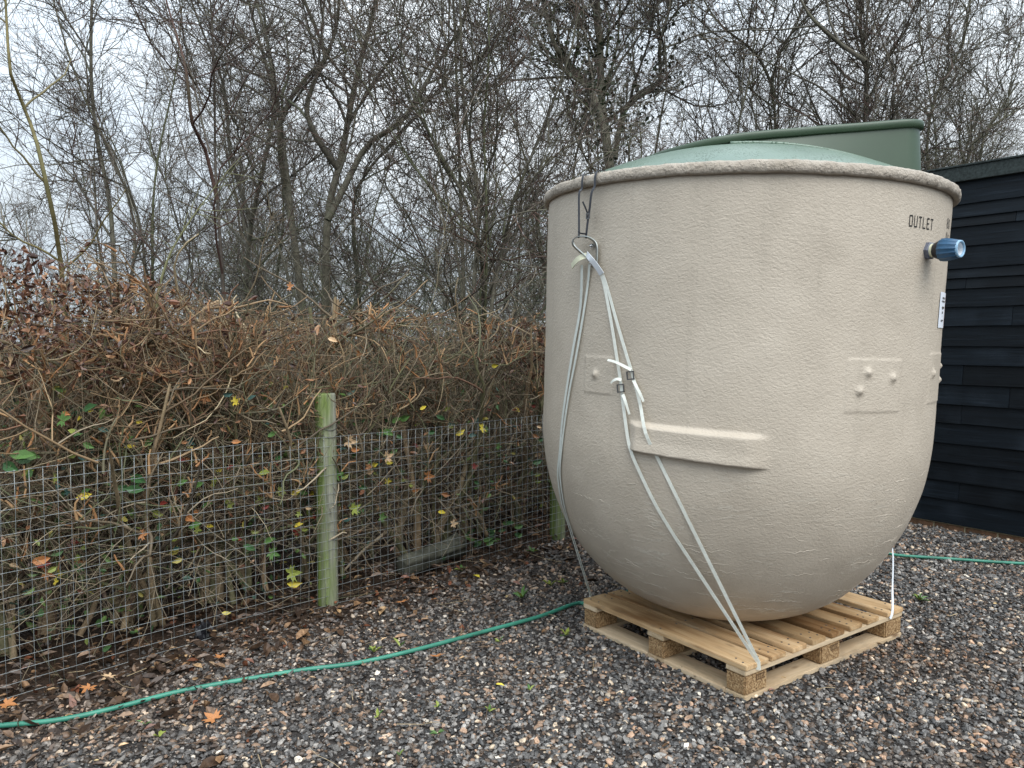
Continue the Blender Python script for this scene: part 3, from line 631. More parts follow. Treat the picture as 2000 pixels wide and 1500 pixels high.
# outlet fitting: hex nut, cream pipe, black body, ribbed blue compression nut
oth, oz = hit(1811, 490)
fit = bpy.data.objects.new('outlet_fitting', None); fit.empty_display_size = .05; link(fit, tank); P, n_ = skin(oth, oz, 0); fit.location = tuple(P); fit.rotation_euler = (0, 0, oth+math.radians(-4)); fit.scale = (.62,)*3
def lathe_x(name, prof, mat, parent, S=48, rib=None):
    V = []
    for k, (x, r) in enumerate(prof):
        for i in range(S):
            a = 2*PI*i/S; q = r*(rib(a, x) if rib else 1); V.append((x, q*math.cos(a), q*math.sin(a)))
    idx = np.arange(len(prof)*S).reshape(len(prof), S); nx_ = np.roll(idx, -1, 1); F = np.stack([idx[:-1], nx_[:-1], nx_[1:], idx[1:]], -1).reshape(-1, 4)
    return mesh_np(name, V, [F], mat, parent, smooth=rib is not None or S > 12)
lathe_x('hex_nut', [(-.02, .0), (-.02, .058), (.026, .058), (.030, .050), (.030, .0)], MAT_GREYP, fit, 6)
lathe_x('pipe', [(.028, .043), (.055, .043)], MAT_CREAM, fit)
lathe_x('collar', [(.048, .0), (.048, .046), (.060, .052), (.085, .062), (.100, .062)], MAT_BLACKP, fit)
rib = lambda a, x: 1+.035*(1 if math.cos(a*14) > .2 else -.6)
lathe_x('compression_nut', [(.088, .064), (.094, .069), (.120, .070), (.165, .062), (.200, .054), (.203, .050), (.203, .042), (.17, .041)], MAT_BLUE, fit, 112, rib)
lathe_x('end_ring', [(.198, .0545), (.208, .053), (.211, .047), (.206, .041), (.19, .040)], MAT_PALEBLUE, fit)
lathe_x('inner_seal', [(.200, .039), (.16, .037), (.10, .035), (.10, 0)], MAT_WHITEP, fit)

# lifting bracket with two bolts
def wpt(px, py, off=0.): th_, z_ = hit(px, py); P, n = skin(th_, z_, off); return toW(P), n@TM.T
def ribbon(name, pts, nor, w, t, mat, parent=None, keep=True, wdir=None):
    pts = np.asarray(pts, float); nor = nrm(nor); tg = nrm(np.gradient(pts, axis=0)); sd = nrm(np.cross(tg, nor)) if wdir is None else nrm(np.broadcast_to(wdir, pts.shape)); nor = nrm(np.cross(sd, tg)) if wdir is not None else nor
    w = np.broadcast_to(w, (len(pts),))[:, None]; Vv = np.stack([pts-sd*w/2, pts+sd*w/2, pts+sd*w/2+nor*t, pts-sd*w/2+nor*t], 1); n = len(pts)
    idx = np.arange(n*4).reshape(n, 4); nx_ = np.roll(idx, -1, 1); F = np.stack([idx[:-1], nx_[:-1], nx_[1:], idx[1:]], -1).reshape(-1, 4)
    return mesh_np(name, Vv.reshape(-1, 3), [F, idx[:1, ::-1], idx[-1:]], mat, parent, keep=keep)
def dense(P, m=8):
    P = np.asarray(P, float); n = len(P); out = []
    for i in range(n-1):
        p0, p1, p2, p3 = P[max(i-1, 0)], P[i], P[i+1], P[min(i+2, n-1)]
        for k in range(m):
            t = k/m; out.append(.5*((2*p1)+(-p0+p2)*t+(2*p0-5*p1+4*p2-p3)*t*t+(-p0+3*p1-3*p2+p3)*t**3))
    out.append(P[-1]); return np.array(out)
loop = [(1163, 519, .008), (1158, 508, .018), (1150, 494, .040), (1143, 481, .058), (1144, 470, .062), (1151, 465, .050), (1160, 466, .032), (1166, 474, .014), (1168, 486, .010), (1168, 502, .010), (1167, 518, .010)]
P = dense([wpt(a, b, c)[0] for a, b, c in loop], 6); nn = wpt(1160, 490)[1]; right = nrm(np.cross([0, 0, 1.], nn)); wd = nrm(nn*.45+right*.9)
bracket = ribbon('lifting_bracket', P, np.tile(nn, (len(P), 1)), .036, .004, MAT_STEEL, tank, wdir=nrm(np.array([nn*.45+right*.75])))
for (px, py) in ((1162, 481), (1162, 515)):
    p, n = wpt(px, py, .016); bm = bmesh.new(); bmesh.ops.create_cone(bm, cap_ends=True, segments=6, radius1=.010, radius2=.009, depth=.012); bmesh.ops.create_icosphere(bm, subdivisions=2, radius=.006, matrix=Matrix.Translation((0, 0, .008)))
    q = Vector(n).to_track_quat('Z', 'Y'); bmesh.ops.transform(bm, matrix=Matrix.Translation(p)@q.to_matrix().to_4x4(), verts=bm.verts); mesh_bm('bolt', bm, MAT_BOLT, bracket, keep=False)
# bolt meshes are in world coordinates: undo both parents
for o in bracket.children: o.matrix_parent_inverse = (tank.matrix_basis).inverted()@Matrix.Identity(4) if False else Matrix.Identity(4)
bpy.context.view_layer.update()
for o in bracket.children: o.matrix_parent_inverse = bracket.matrix_world.inverted()

# ---------------------------------------------------------------- STRAPS (things of their own)
def strap_thing(name, label, cat, loc, group=None): return empty(name, tuple(loc), label, cat, group)
def on_skin(pix, off=.006):
    P, N = [], []
    for q in pix:
        o_ = q[2] if len(q) > 2 else off; p, n = wpt(q[0], q[1], o_); th_, z_ = hit(q[0], q[1]); p = p+n*float(relief(np.array(th_), np.array(z_))); P.append(p); N.append(n)
    return P, N
def pushed(P, off=.006):              # keep free-hanging points outside the tank's skin
    o_ = []
    for p in P:
        l = toL(p)
        if 0 < l[2] < 1.9:
            r = math.hypot(l[0], l[1]); R = float(tr(l[2]))+off
            if r < R: l = np.array([l[0]*R/r, l[1]*R/r, l[2]])
        o_.append(toW(l))
    return o_
ca, sa = math.cos(PYAW), math.sin(PYAW)
def pw(x, y, z): return np.array([PQ[0]+ca*x-sa*y, PQ[1]+sa*x+ca*y, z])
def run(name, pix, end, w, mat, parent, nfree=14, off=.006, tailpts=()):
    P, N = on_skin(pix, off); P = list(dense(P, 5)); N = list(dense(N, 5)); q = P[-1]; tgt = np.array(end)
    fr = [q+(tgt-q)*t for t in np.linspace(0, 1, nfree+1)[1:]]; fr[:-1] = pushed(fr[:-1], off); nl_ = N[-1]
    P += fr; N += [nl_]*len(fr)
    for t in tailpts: P.append(np.array(t)); N.append(nl_)
    return ribbon(name, P, N, w, .0012, mat, parent)
def buckle(px, py, w, h, ang, parent, mat=MAT_BUCKLE, off=.014):
    p, n = wpt(px, py, off); q = Vector(n).to_track_quat('Z', 'Y'); rz = Matrix.Rotation(ang, 4, 'Z'); bm = bmesh.new(); t = .0045
    for (cx, cy, sx_, sy_) in ((-w/2, 0, t, h), (w/2, 0, t, h), (0, -h/2, w+t, t), (0, h/2, w+t, t)):
        r = bmesh.ops.create_cube(bm, size=1, matrix=Matrix.Translation((cx, cy, 0))@Matrix.Diagonal((sx_, sy_, t, 1)))
    bmesh.ops.transform(bm, matrix=Matrix.Translation(p)@q.to_matrix().to_4x4()@rz, verts=bm.verts); return mesh_bm('buckle', bm, mat, parent, keep=True)
edge1 = pw(.068, -.006, PT+.002); edge1b = pw(.071, -.007, PT-.03)
S1 = strap_thing('white_strap', 'pair of white straps with two wire buckles running down to the front pallet corner', 'strap', edge1)
run('webbing', [(1172, 520, .02), (1180, 548), (1196, 630), (1207, 700), (1214, 745), (1219, 790), (1228, 850), (1235, 880), (1248, 915), (1282, 985), (1318, 1045)], edge1, .0145, MAT_WHITE_STRAP, S1, tailpts=[edge1b])
run('webbing', [(1174, 520, .02), (1184, 548), (1207, 630), (1226, 695), (1238, 735), (1252, 790), (1268, 845), (1288, 900), (1318, 960), (1345, 1015)], edge1+np.array([.004, 0, .002]), .014, MAT_WHITE_STRAP, S1, tailpts=[edge1b+np.array([.004, -.001, 0])])
buckle(1216, 758, .030, .030, .12, S1); buckle(1235, 733, .030, .030, .12, S1)
P, N = on_skin([(1157, 497, .03), (1168, 505, .045), (1175, 520, .03), (1180, 536, .012)]); ribbon('loop', dense(P, 5), dense(N, 5), np.linspace(.022, .026, 16), .003, MAT_WHITEP, S1)
for pts in ([(1236, 722, .012), (1225, 715, .022), (1210, 707, .026), (1194, 703, .020)], [(1240, 742, .012), (1248, 755, .018), (1256, 770, .020), (1261, 784, .018)], [(1218, 742, .014), (1212, 740, .022), (1205, 743, .024), (1199, 748, .020)], [(1220, 770, .012), (1226, 782, .018), (1230, 796, .018), (1233, 809, .014)]):
    P, N = on_skin(pts); N = [n_+np.array([0, -.3, .5]) for n_ in N]; ribbon('tail', dense(P, 5), dense(N, 5), np.linspace(.013, .009, 16), .0012, MAT_WHITE_STRAP, S1)
e2 = pw(.05, 1.003, PT+.002); e2b = pw(.05, 1.012, PT-.03)
S2 = strap_thing('white_strap', 'pair of pale grey straps hanging down the left flank of the tank', 'strap', e2)
run('webbing', [(1146, 518, .025), (1136, 600), (1122, 680), (1110, 755), (1101, 820), (1096, 880), (1092, 920), (1094, 950), (1100, 985)], e2, .016, MAT_GREY_STRAP, S2, tailpts=[e2b])
run('webbing', [(1157, 515, .015), (1150, 560), (1140, 625), (1127, 700), (1115, 760), (1106, 820), (1099, 880), (1096, 920), (1099, 955), (1105, 990)], e2+np.array([.006, 0, .002]), .013, MAT_GREY_STRAP, S2)
P, N = on_skin([(1157, 500, .03), (1150, 505, .045), (1141, 513, .045), (1131, 521, .035)]); ribbon('loop', dense(P, 5), dense(N, 5), .024, .004, MAT_CREAM, S2)
e3 = pw(1.2-.10, -.004, PT+.002); e3b = pw(1.2-.125, -.007, PT-.03)
S3 = strap_thing('white_strap', 'single thin white strap dropping to the right pallet corner', 'strap', e3)
tp = at(1744, 1084, 3.98); tp2 = at(1738, 1040, 4.15); P = dense([tp2, tp, at(1743, 1150, e3[1]+.06), e3, e3b], 8); ribbon('webbing', P, np.tile(nrm(np.array([.3, -1, .1])), (len(P), 1)), .013, .0015, MAT_WHITEP, S3)
S4 = strap_thing('black_strap', 'black webbing loop with small buckle hanging over the tank rim', 'strap', wpt(1160, 440)[0])
def rimtop(px, py): 
    th_, _ = hit(px, 400); R = float(tr(1.93)); return [toW((np.cos(th_)*(R+d_), np.sin(th_)*(R+d_), z_)) for d_, z_ in ((-.05, 1.969), (-.02, 1.987), (.014, 1.987), (.032, 1.973), (.036, 1.945), (.036, 1.920))]
for k, (a, b) in enumerate((([(1148.5, 380, .046), (1149.5, 420, .050), (1151, 450, .054), (1152, 467, .058)], 1149), ([(1171, 380, .044), (1167, 408, .042), (1164, 425, .041), (1161, 447, .040), (1158, 467, .038)], 1173))):
    P, N = on_skin(a); th_, _ = hit(b, 400); n_ = np.array([math.cos(th_), math.sin(th_), 0])@TM.T
    PP = rimtop(b, 0)+P; NN = [n_*.2+np.array([0, 0, 1.]), n_*.4+np.array([0, 0, 1.]), n_+np.array([0, 0, .8]), n_, n_, n_]+N; ribbon('webbing', dense(PP, 4), dense(NN, 4), .012, .0015, MAT_BLACK_STRAP, S4)
buckle(1164, 424, .018, .020, 0, S4, MAT_BUCKLE, .044)
P, N = on_skin([(1164, 418, .046), (1163, 408, .055), (1160, 397, .06)]); ribbon('tail', dense(P, 5), dense(N, 5), .008, .0015, MAT_BLACK_STRAP, S4)
P, N = on_skin([(1151, 454, .058), (1156, 458, .060), (1162, 459, .048)]); ribbon('tie', dense(P, 4), dense(N, 4), .006, .003, MAT_BLACKP, S4)

# ---------------------------------------------------------------- HOSE
hp = [(-60, 1422), (0, 1417), (120, 1406), (240, 1379), (330, 1355), (420, 1337), (510, 1322), (600, 1307), (700, 1295), (825, 1266), (950, 1232), (1062, 1202), (1137, 1174)]
P = [G(a, b, .020) for a, b in hp]
bk = [pw(.15, 1.10, .018), pw(.55, 1.25, .018), pw(.95, 1.22, .018)]
P += bk+[G(1700, 1081, .017), G(1743, 1084, .017), G(1850, 1091, .017), G(2000, 1101, .017), G(2150, 1104, .017)]
P = dense(P, 8); kk = np.exp(-np.linspace(-2, 2, 13)**2); kk /= kk.sum(); Q = np.column_stack([np.convolve(np.pad(P[:, i], 6, 'edge'), kk, 'valid') for i in range(3)]); P = Q
hose = tube('garden_hose', P, .0098, MAT_HOSE, None, 12); tag(hose, 'green garden hose snaking over the gravel and behind the pallet', 'hose')

# ---------------------------------------------------------------- FENCE
fence = empty('wire_fence', tuple(fpt(0)), 'welded wire mesh fence on green stained timber posts along the hedge', 'fence')
FH = .935; S0, S1_ = -.9, S_END+2.4
def wob(s, z): return .018*noise.noise(Vector((s*1.1, z*2, 4)))+.0025*noise.noise(Vector((s*8, z*6, 8)))
def wire(pts, r): return tube('wire', pts, r, MAT_WIRE, fence, 5)
nv = int((S1_-S0)/.0515)
for i in range(nv):
    s = S0+i*.0515; zs = np.linspace(.012, FH+.003, 7); jx = .0015*random.uniform(-1, 1)
    wire([fpt(s+jx+.003*noise.noise(Vector((s*3, z*3, 1))), wob(s, z), z+.03*noise.noise(Vector((s*.6, 0, 3)))) for z in zs], .0010)
for k in range(19):
    z = .015+k*(FH-.015)/18; ss = np.arange(S0-.02, S1_, .06)
    wire([fpt(s, wob(s, z)-.0019, z+.03*noise.noise(Vector((s*.6, 0, 3)))+.0028*noise.noise(Vector((s*6, k*2.3, 3)))) for s in ss], .0010)
def post(px, py, h, name='post'):
    u_ = (px-1000)/FPX; q_ = A0[:2]+FN*.056; s = (u_*q_[1]-q_[0])/(FD[0]-u_*FD[1]); p = fpt(float(s), .056, 0)
    bm = bmesh.new(); S = 28; rings = []
    for (z, r) in ((-.1, .056), (.1, .0565), (.4, .056), (.8, .056), (h-.008, .0555), (h, .051)):
        rings.append([bm.verts.new(((r+.0012*noise.noise(Vector((math.cos(a)*2, math.sin(a)*2, z*3))))*math.cos(a), r*math.sin(a)*.98, z)) for a in np.linspace(0, 2*PI, S, endpoint=False)])
    for A, B in zip(rings[:-1], rings[1:]):
        for i in range(S): bm.faces.new((A[i], A[(i+1) % S], B[(i+1) % S], B[i]))
    bm.faces.new(rings[-1])
    o = mesh_bm('post', bm, MAT_POST, None, smooth=True); o.location = tuple(p); o.parent = fence; o.matrix_parent_inverse = fence.matrix_basis.inverted(); return o, p
po, pp = post(634, 1203, 1.17); post(1090, 1072, 1.15)
for z in (.985, .945):                 # tie wires round the near post
    a = np.linspace(0, 2*PI, 30); tube('tie_wire', np.column_stack([pp[0]+.060*np.cos(a), pp[1]+.060*np.sin(a), z+.012*np.sin(a*2)]), .0015, MAT_BUCKLE, fence, 5)

# ---------------------------------------------------------------- GROWTH of bare wood
def grow(p0, d0, Ln, K, wig, trop, r=rng):
    N = len(p0); P = np.zeros((N, K, 3)); P[:, 0] = p0; d = nrm(d0); st = (Ln/(K-1))[:, None]
    for k in range(1, K):
        d = nrm(d+r.normal(0, wig, (N, 3))+np.array([0, 0, 1.])*np.asarray(trop).reshape(-1, 1)); P[:, k] = P[:, k-1]+d*st
    return P
def spawn(P, R, n, tlo, thi, a_lo, a_hi, r=rng, bias=None):
    N, K, _ = P.shape; ln = np.linalg.norm(P[:, -1]-P[:, 0], axis=1); w = ln/ln.sum(); i = r.choice(N, n, p=w); t = r.uniform(tlo, thi, n)*(K-1)
    k = np.minimum(t.astype(int), K-2); f = (t-k)[:, None]; p = P[i, k]*(1-f)+P[i, k+1]*f; tg = nrm(P[i, k+1]-P[i, k]); rad = R[i, k]*(1-f[:, 0])+R[i, k+1]*f[:, 0]
    u = r.normal(size=(n, 3))
    if bias is not None: u = u*bias
    u = nrm(u-tg*(u*tg).sum(1, keepdims=True)); a = r.uniform(a_lo, a_hi, n)[:, None]
    return p, tg*np.cos(a)+u*np.sin(a), rad, t/(K-1)
def tubes_np(P, R, S):
    N, K, _ = P.shape; t = nrm(np.gradient(P, axis=1)); ref = np.array([.31, .93, .17]); a = nrm(np.cross(t, ref)); b = np.cross(t, a)
    ang = np.linspace(0, 2*PI, S, endpoint=False); V = P[:, :, None]+R[:, :, None, None]*(np.cos(ang)[:, None]*a[:, :, None]+np.sin(ang)[:, None]*b[:, :, None])
    idx = np.arange(N*K*S).reshape(N, K, S); nx_ = np.roll(idx, -1, 2); F = np.stack([idx[:, :-1], nx_[:, :-1], nx_[:, 1:], idx[:, 1:]], -1).reshape(-1, 4)
    return V.reshape(-1, 3), F
class Bag:
    def __init__(s): s.V = []; s.F = []; s.C = []; s.n = 0
    def add(s, P, R, S, C):             # C (N,3) one colour per branch
        V, F = tubes_np(P, R, S); s.V.append(V); s.F.append(F+s.n); s.n += len(V); s.C.append(np.repeat(C, P.shape[1]*S, 0))
    def build(s, name, mat, parent=None, smooth=True):
        return mesh_np(name, np.concatenate(s.V), [np.concatenate(s.F)], mat, parent, np.concatenate(s.C), smooth=smooth)
def taper(r0, r1, K): return r0[:, None]*(1-np.linspace(0, 1, K)[None])+np.asarray(r1).reshape(-1, 1)*np.linspace(0, 1, K)[None]
BARKS = [(.085, .078, .058), (.12, .11, .08), (.15, .14, .105), (.095, .10, .055)]
TWIGS = [(.060, .048, .038), (.095, .075, .056), (.13, .11, .08), (.075, .070, .042), (.095, .055, .042)]
def finish_tree(root, stems, srad, n1, n2, n3, n4, l1=(1.2, 2.8), l2=(.5, 1.2), l3=(.18, .5), barks=BARKS, twigs=TWIGS, tlo=.25, up=.05, minr=.0019, S=7, r=rng, wig=.16, cap1=.015, s4=(.04, .12)):
    """stems: (N,K,3), srad (N,K) -> children trunk and crown of root"""
    b = Bag(); b.add(stems, srad, S, pick_cols(len(stems), barks, [1]*len(barks), .1, r)); tr_ = b.build('trunk', MAT_BARK, root)
    c = Bag()
    p, d, rr_, t = spawn(stems, srad, n1, tlo, .97, .35, 1.1, r); Ln = r.uniform(*l1, n1)*(1.15-.55*t); K = 9; P1_ = grow(p, d, Ln, K, wig, up, r); R1 = taper(np.minimum(rr_*.5, cap1)+.0025, .0028, K); c.add(P1_, R1, 5, pick_cols(n1, barks, [1]*len(barks), .15, r))
    p, d, rr_, t = spawn(P1_, R1, n2, .12, .98, .4, 1.2, r); K = 6; P2 = grow(p, d, r.uniform(*l2, n2), K, wig*1.25, up, r); R2 = taper(np.minimum(rr_*.6, .0055)+.0012, minr, K); c.add(P2, R2, 4, pick_cols(n2, twigs, [1]*len(twigs), .2, r))
    PP = np.concatenate([P2, P1_[:, [1, 3, 4, 5, 7, 8]]]); RR = np.concatenate([R2, R1[:, [1, 3, 4, 5, 7, 8]]])
    p, d, rr_, t = spawn(PP, RR, n3, .1, 1, .4, 1.3, r); K = 4; P3 = grow(p, d, r.uniform(*l3, n3), K, wig*1.4, up*.8, r); R3 = taper(np.minimum(rr_*.7, .004)+.0004, minr*.7, K); c.add(P3, R3, 3, pick_cols(n3, twigs, [1]*len(twigs), .25, r))
    if n4:
        p, d, rr_, t = spawn(P3, R3, n4, .1, 1, .5, 1.4, r); K = 2; P4 = grow(p, d, r.uniform(*s4, n4), K, .2, 0, r); R4 = np.full((n4, K), minr*.85); R4[:, 1] *= .7; c.add(P4, R4, 3, pick_cols(n4, twigs, [1]*len(twigs), .25, r))
    cr = c.build('crown', MAT_TWIG, root); return tr_, cr
def stem_from(pts, K=14):               # resample a hand-set polyline
    D = dense(np.array(pts), 8); s = np.concatenate([[0], np.cumsum(np.linalg.norm(np.diff(D, axis=0), axis=1))]); q = np.linspace(0, s[-1], K); return np.stack([np.interp(q, s, D[:, i]) for i in range(3)], -1)

# hand-placed trees: stems given where they are seen in the photograph, each at its own distance
# (name, label, Y, [ [ (px,py)... , r0, r1 ] ... ], n1..n4)
TREES = [
 ('young_tree', 'slender leaning young tree with olive yellow bark at far left above the brown leaved hedge', 4.6,
  [([(132, 760), (118, 500), (98, 400), (78, 300), (50, 215), (22, 150), (14, 60), (8, -60), (0, -160)], .026, .010)], (16, 60, 260, 500), dict(cap1=.005, barks=[(.15, .125, .05), (.17, .14, .06)], l1=(.5, 1.0), l2=(.2, .5), l3=(.08, .25), tlo=.3)),
 ('bare_tree', 'thin dark stemmed tree second from the left with several upright stems', 7.5,
  [([(232, 760), (225, 560), (215, 400), (195, 300), (180, 190), (178, 60), (185, -120)], .045, .018), ([(240, 700), (256, 560), (262, 430), (222, 310), (160, 180), (120, 60), (90, -60)], .03, .010), ([(285, 700), (280, 480), (255, 380), (225, 330), (190, 240)], .03, .014), ([(300, 640), (298, 430), (310, 300), (345, 130), (360, -60)], .022, .008)], (70, 420, 3600, 5200), {}),
 ('bare_tree', 'tree with a slim reddish brown trunk rising left of the big forked trees', 6.6,
  [([(440, 760), (436, 560), (425, 400), (420, 300), (418, 120), (405, -80)], .030, .010), ([(424, 390), (400, 290), (375, 240), (362, 130), (330, 20), (300, -90)], .022, .008), ([(410, 300), (395, 240), (362, 90), (345, -60)], .014, .008)], (60, 360, 3000, 4200), dict(barks=[(.085, .050, .040), (.075, .062, .050)])),
 ('bare_tree', 'large grey forked tree with a spreading crown left of the centre behind the hedge', 8.2,
  [([(608, 760), (590, 600), (575, 470), (560, 380), (545, 250), (590, 160), (640, 110), (600, 20), (560, -90)], .075, .03), ([(575, 470), (555, 300), (530, 120), (500, 0), (480, -90)], .05, .02),
   ([(632, 760), (636, 560), (640, 420), (668, 300), (690, 180), (720, 60), (750, -60)], .085, .035), ([(640, 430), (690, 330), (720, 280), (790, 230), (850, 130), (905, 40), (930, -60)], .05, .02), ([(660, 330), (620, 270), (600, 200), (655, 60), (665, -80)], .045, .02)], (75, 480, 4600, 7000), {}),
 ('bare_tree', 'leaning grey trunked tree between the forked tree and the coppiced stems', 9.6,
  [([(470, 760), (480, 560), (490, 440), (520, 300), (535, 190), (500, 60), (470, -60)], .06, .025), ([(490, 430), (450, 300), (440, 180), (395, 60), (350, -60)], .04, .015), ([(700, 760), (700, 560), (690, 450), (700, 360), (800, 240), (860, 170)], .05, .02)], (55, 360, 3300, 4600), {}),
 ('coppiced_tree', 'many stemmed coppiced tree with near vertical stems left of the tank', 6.4,
  [([(905, 760), (905, 560), (900, 400), (893, 200), (888, 60), (880, -90)], .032, .016), ([(925, 760), (925, 560), (935, 400), (905, 200), (900, 60), (897, -100)], .035, .016), ([(940, 760), (945, 580), (925, 430), (855, 290), (790, 180), (700, 60), (640, -60)], .028, .012),
   ([(915, 700), (880, 420), (858, 330), (840, 210), (780, 140), (735, 80), (700, -40)], .022, .008), ([(950, 700), (965, 560), (985, 480), (1000, 400), (1040, 300), (1080, 200), (1120, 80), (1140, -60)], .030, .012), ([(935, 720), (960, 520), (1060, 400), (1150, 290), (1200, 240)], .016, .006), ([(920, 740), (870, 570), (760, 470), (660, 400), (560, 370)], .018, .006), ([(945, 690), (950, 420), (945, 250), (955, 100), (950, -80)], .02, .010)], (90, 520, 4600, 6000), {}),
 ('ivy_clad_tree', 'stout dark ivy clad tree with a crooked branch above the left of the tank rim', 9.0,
  [([(1215, 760), (1205, 480), (1188, 300), (1175, 200), (1172, 100), (1160, -80)], .115, .06), ([(1190, 300), (1160, 190), (1120, 140), (1080, 80), (1050, -60)], .07, .03), ([(1200, 310), (1220, 215), (1262, 180), (1290, 155), (1288, 90), (1310, 10), (1330, -80)], .055, .02)], (90, 560, 4600, 6000), {}),
 ('bare_tree', 'slim dark tree rising behind the middle of the green lid', 8.6,
  [([(1430, 760), (1440, 420), (1440, 260), (1470, 120), (1480, -60)], .03, .012), ([(1520, 760), (1515, 420), (1515, 240), (1505, 150), (1530, 90), (1570, 20), (1590, -80)], .045, .015), ([(1515, 190), (1480, 110), (1400, 40), (1350, -50)], .028, .010)], (100, 560, 4600, 5600), {}),
 ('bare_tree', 'pale grey forked tree standing behind the right end of the green hood', 8.0,
  [([(1655, 760), (1680, 420), (1690, 230), (1692, 130), (1680, 40), (1690, -80)], .06, .025), ([(1692, 120), (1640, 85), (1600, 50), (1575, 20), (1545, -40)], .035, .015), ([(1750, 760), (1752, 420), (1742, 220), (1770, 140), (1850, 60), (1950, -60)], .03, .012)], (100, 600, 4800, 6000), dict(barks=[(.12, .11, .085), (.14, .13, .10)])),
 ('bushy_thorn_tree', 'dense bushy thorn tree with fine twigs over the shed roof at the right', 10.5,
  [([(1830, 760), (1835, 480), (1810, 300), (1830, 180), (1880, 90), (1900, -40)], .05, .02), ([(1930, 760), (1930, 480), (1915, 300), (1950, 220), (1990, 160)], .045, .015), ([(1870, 700), (1880, 420), (1900, 280), (2010, 200), (2080, 120)], .04, .015)], (130, 800, 6200, 8000), dict(l1=(.8, 1.8), barks=[(.10, .095, .06)], twigs=[(.09, .08, .055), (.12, .11, .075), (.075, .07, .045)])),
]
DENS = .62
DF = {'leaning young tree': .8, 'second from the left': .6, 'reddish brown': .6}
for (nm, lb, Yd, stems, cnt, kw) in TREES:
    b0 = at(stems[0][0][0][0], 750, Yd); base = np.array([b0[0], b0[1], float(gz(b0[0], b0[1]))])
    root = empty(nm, tuple(base), lb, 'tree', 'bare trees behind the hedge')
    SP_, SR_ = [], []
    for i, (pix, r0, r1) in enumerate(stems):
        pts = []
        jy = rng.uniform(-.5, .5); st_y = 0.
        for k, (a, b) in enumerate(pix): pts.append(at(a, b, Yd+jy*min(1, max(0, (760-b)/500.))*1.2+.15*rng.normal()))
        if pix[0][1] >= 690: g_ = np.array([pts[0][0]*.5+base[0]*.5, pts[0][1]*.5+base[1]*.5, base[2]-.05]); pts = [g_]+pts
        P = stem_from(pts, 18); SP_.append(P-base); SR_.append(np.linspace(r0*.70, r1*.55, 18))
    finish_tree(root, np.array(SP_), np.array(SR_), *[int(v*DENS*(1, 1, 1.35, 1.45)[i_]*next((f_ for k_, f_ in DF.items() if k_ in lb), 1.)) for i_, v in enumerate(cnt)], **kw)
    if nm == 'ivy_clad_tree':
        n = 2300; T = np.array(SP_); i = rng.choice(3, n, p=(.42, .38, .20)); k = rng.integers(3, 17, n); p = T[i, k]+rng.normal(0, 1, (n, 3))*np.array([.16, .16, .22]); 
        ivy = leaves('ivy', p+base, rng.uniform(.04, .08, n), rotmats(n), OVAL, pick_cols(n, [(.022, .035, .014), (.035, .05, .02), (.05, .045, .03)], (3, 2, 1)), MAT_LEAF, root); ivy['kind'] = 'stuff'

# prototypes for the thicket behind, then copies
def copy_tree(root, loc, rz, sc, label, group):
    r = root.copy(); link(r); r.location = loc; r.rotation_euler = (0, 0, rz); r.scale = (sc, sc, sc*random.uniform(.9, 1.15)); r['label'] = label; r['group'] = group
    for ch in root.children: c = ch.copy(); COL.objects.link(c); c.parent = r
    return r
protos = []
spots = []
g_rng = np.random.default_rng(21)
for Yb, n, sp in ((12.5, 6, 2.6), (16.5, 7, 3.1), (21., 9, 3.3)):
    for i in range(n): spots.append((Yb+g_rng.uniform(-1, 1), (i-(n-1)/2)*sp+g_rng.uniform(-.5, .5)))
spots = [q for q in spots if abs(q[1]) < q[0]*.85+1.5 and not (q[0] < 14 and -.62 < q[1]/q[0] < -.40)]
LB = 'slender bare tree deep in the tangled thicket behind the hedge'; GRP = 'thicket trees far behind the hedge'
for k in range(5):
    Yq, Xq = spots[k]; root = empty('bare_tree', (Xq, Yq, 0), LB, 'tree', GRP); ns_ = 3+k % 3
    p0 = g_rng.normal(0, .15, (ns_, 3))*np.array([1, 1, 0]); a = g_rng.uniform(0, 2*PI, ns_); d0 = np.column_stack([np.cos(a)*.28, np.sin(a)*.28, np.ones(ns_)])
    ST = grow(p0, d0, g_rng.uniform(5.5, 7.5, ns_), 16, .10, .03, g_rng); SRd = taper(g_rng.uniform(.018, .038, ns_), .006, 16)
    finish_tree(root, ST, SRd, 50, 340, 2500, 2200, l1=(1.0, 2.6), tlo=.12, minr=.0025, r=g_rng, S=6); protos.append(root)
for q, (Yq, Xq) in enumerate(spots[5:]): copy_tree(protos[q % 5], (Xq, Yq, 0), g_rng.uniform(0, 2*PI), g_rng.uniform(.8, 1.15), LB, GRP)

# far scrub: a belt of tangled stems that closes the view at eye height
def scrub(name, n, y0, y1, wx, h, rad, cols, S=3, K=3, seed=3):
    r = np.random.default_rng(seed); Yq = r.uniform(y0, y1, n); Xq = r.uniform(-1, 1, n)*(Yq*.8+wx); z = r.uniform(0, 1, n)**1.4*h*.75*(.22+.78*sst(-.50, -.36, Xq/Yq)); a = r.uniform(0, 2*PI, n)
    d = np.column_stack([np.cos(a)*.8, np.sin(a)*.8, r.uniform(.1, 1.3, n)]); P = grow(np.column_stack([Xq, Yq, z]), d, r.uniform(.4, 1.5, n), K, .3, .02, r); R = taper(r.uniform(.5, 1.4, n)*rad, rad*.3, K)
    b = Bag(); b.add(P, R, S, pick_cols(n, cols, [1]*len(cols), .25, r)); o = b.build(name, MAT_TWIG); tag(o, kind='stuff'); return o
scrub('far_scrub', 11000, 14, 24, 3, 4.6, .008, [(.12, .112, .085), (.17, .16, .12), (.11, .125, .07)], seed=5)
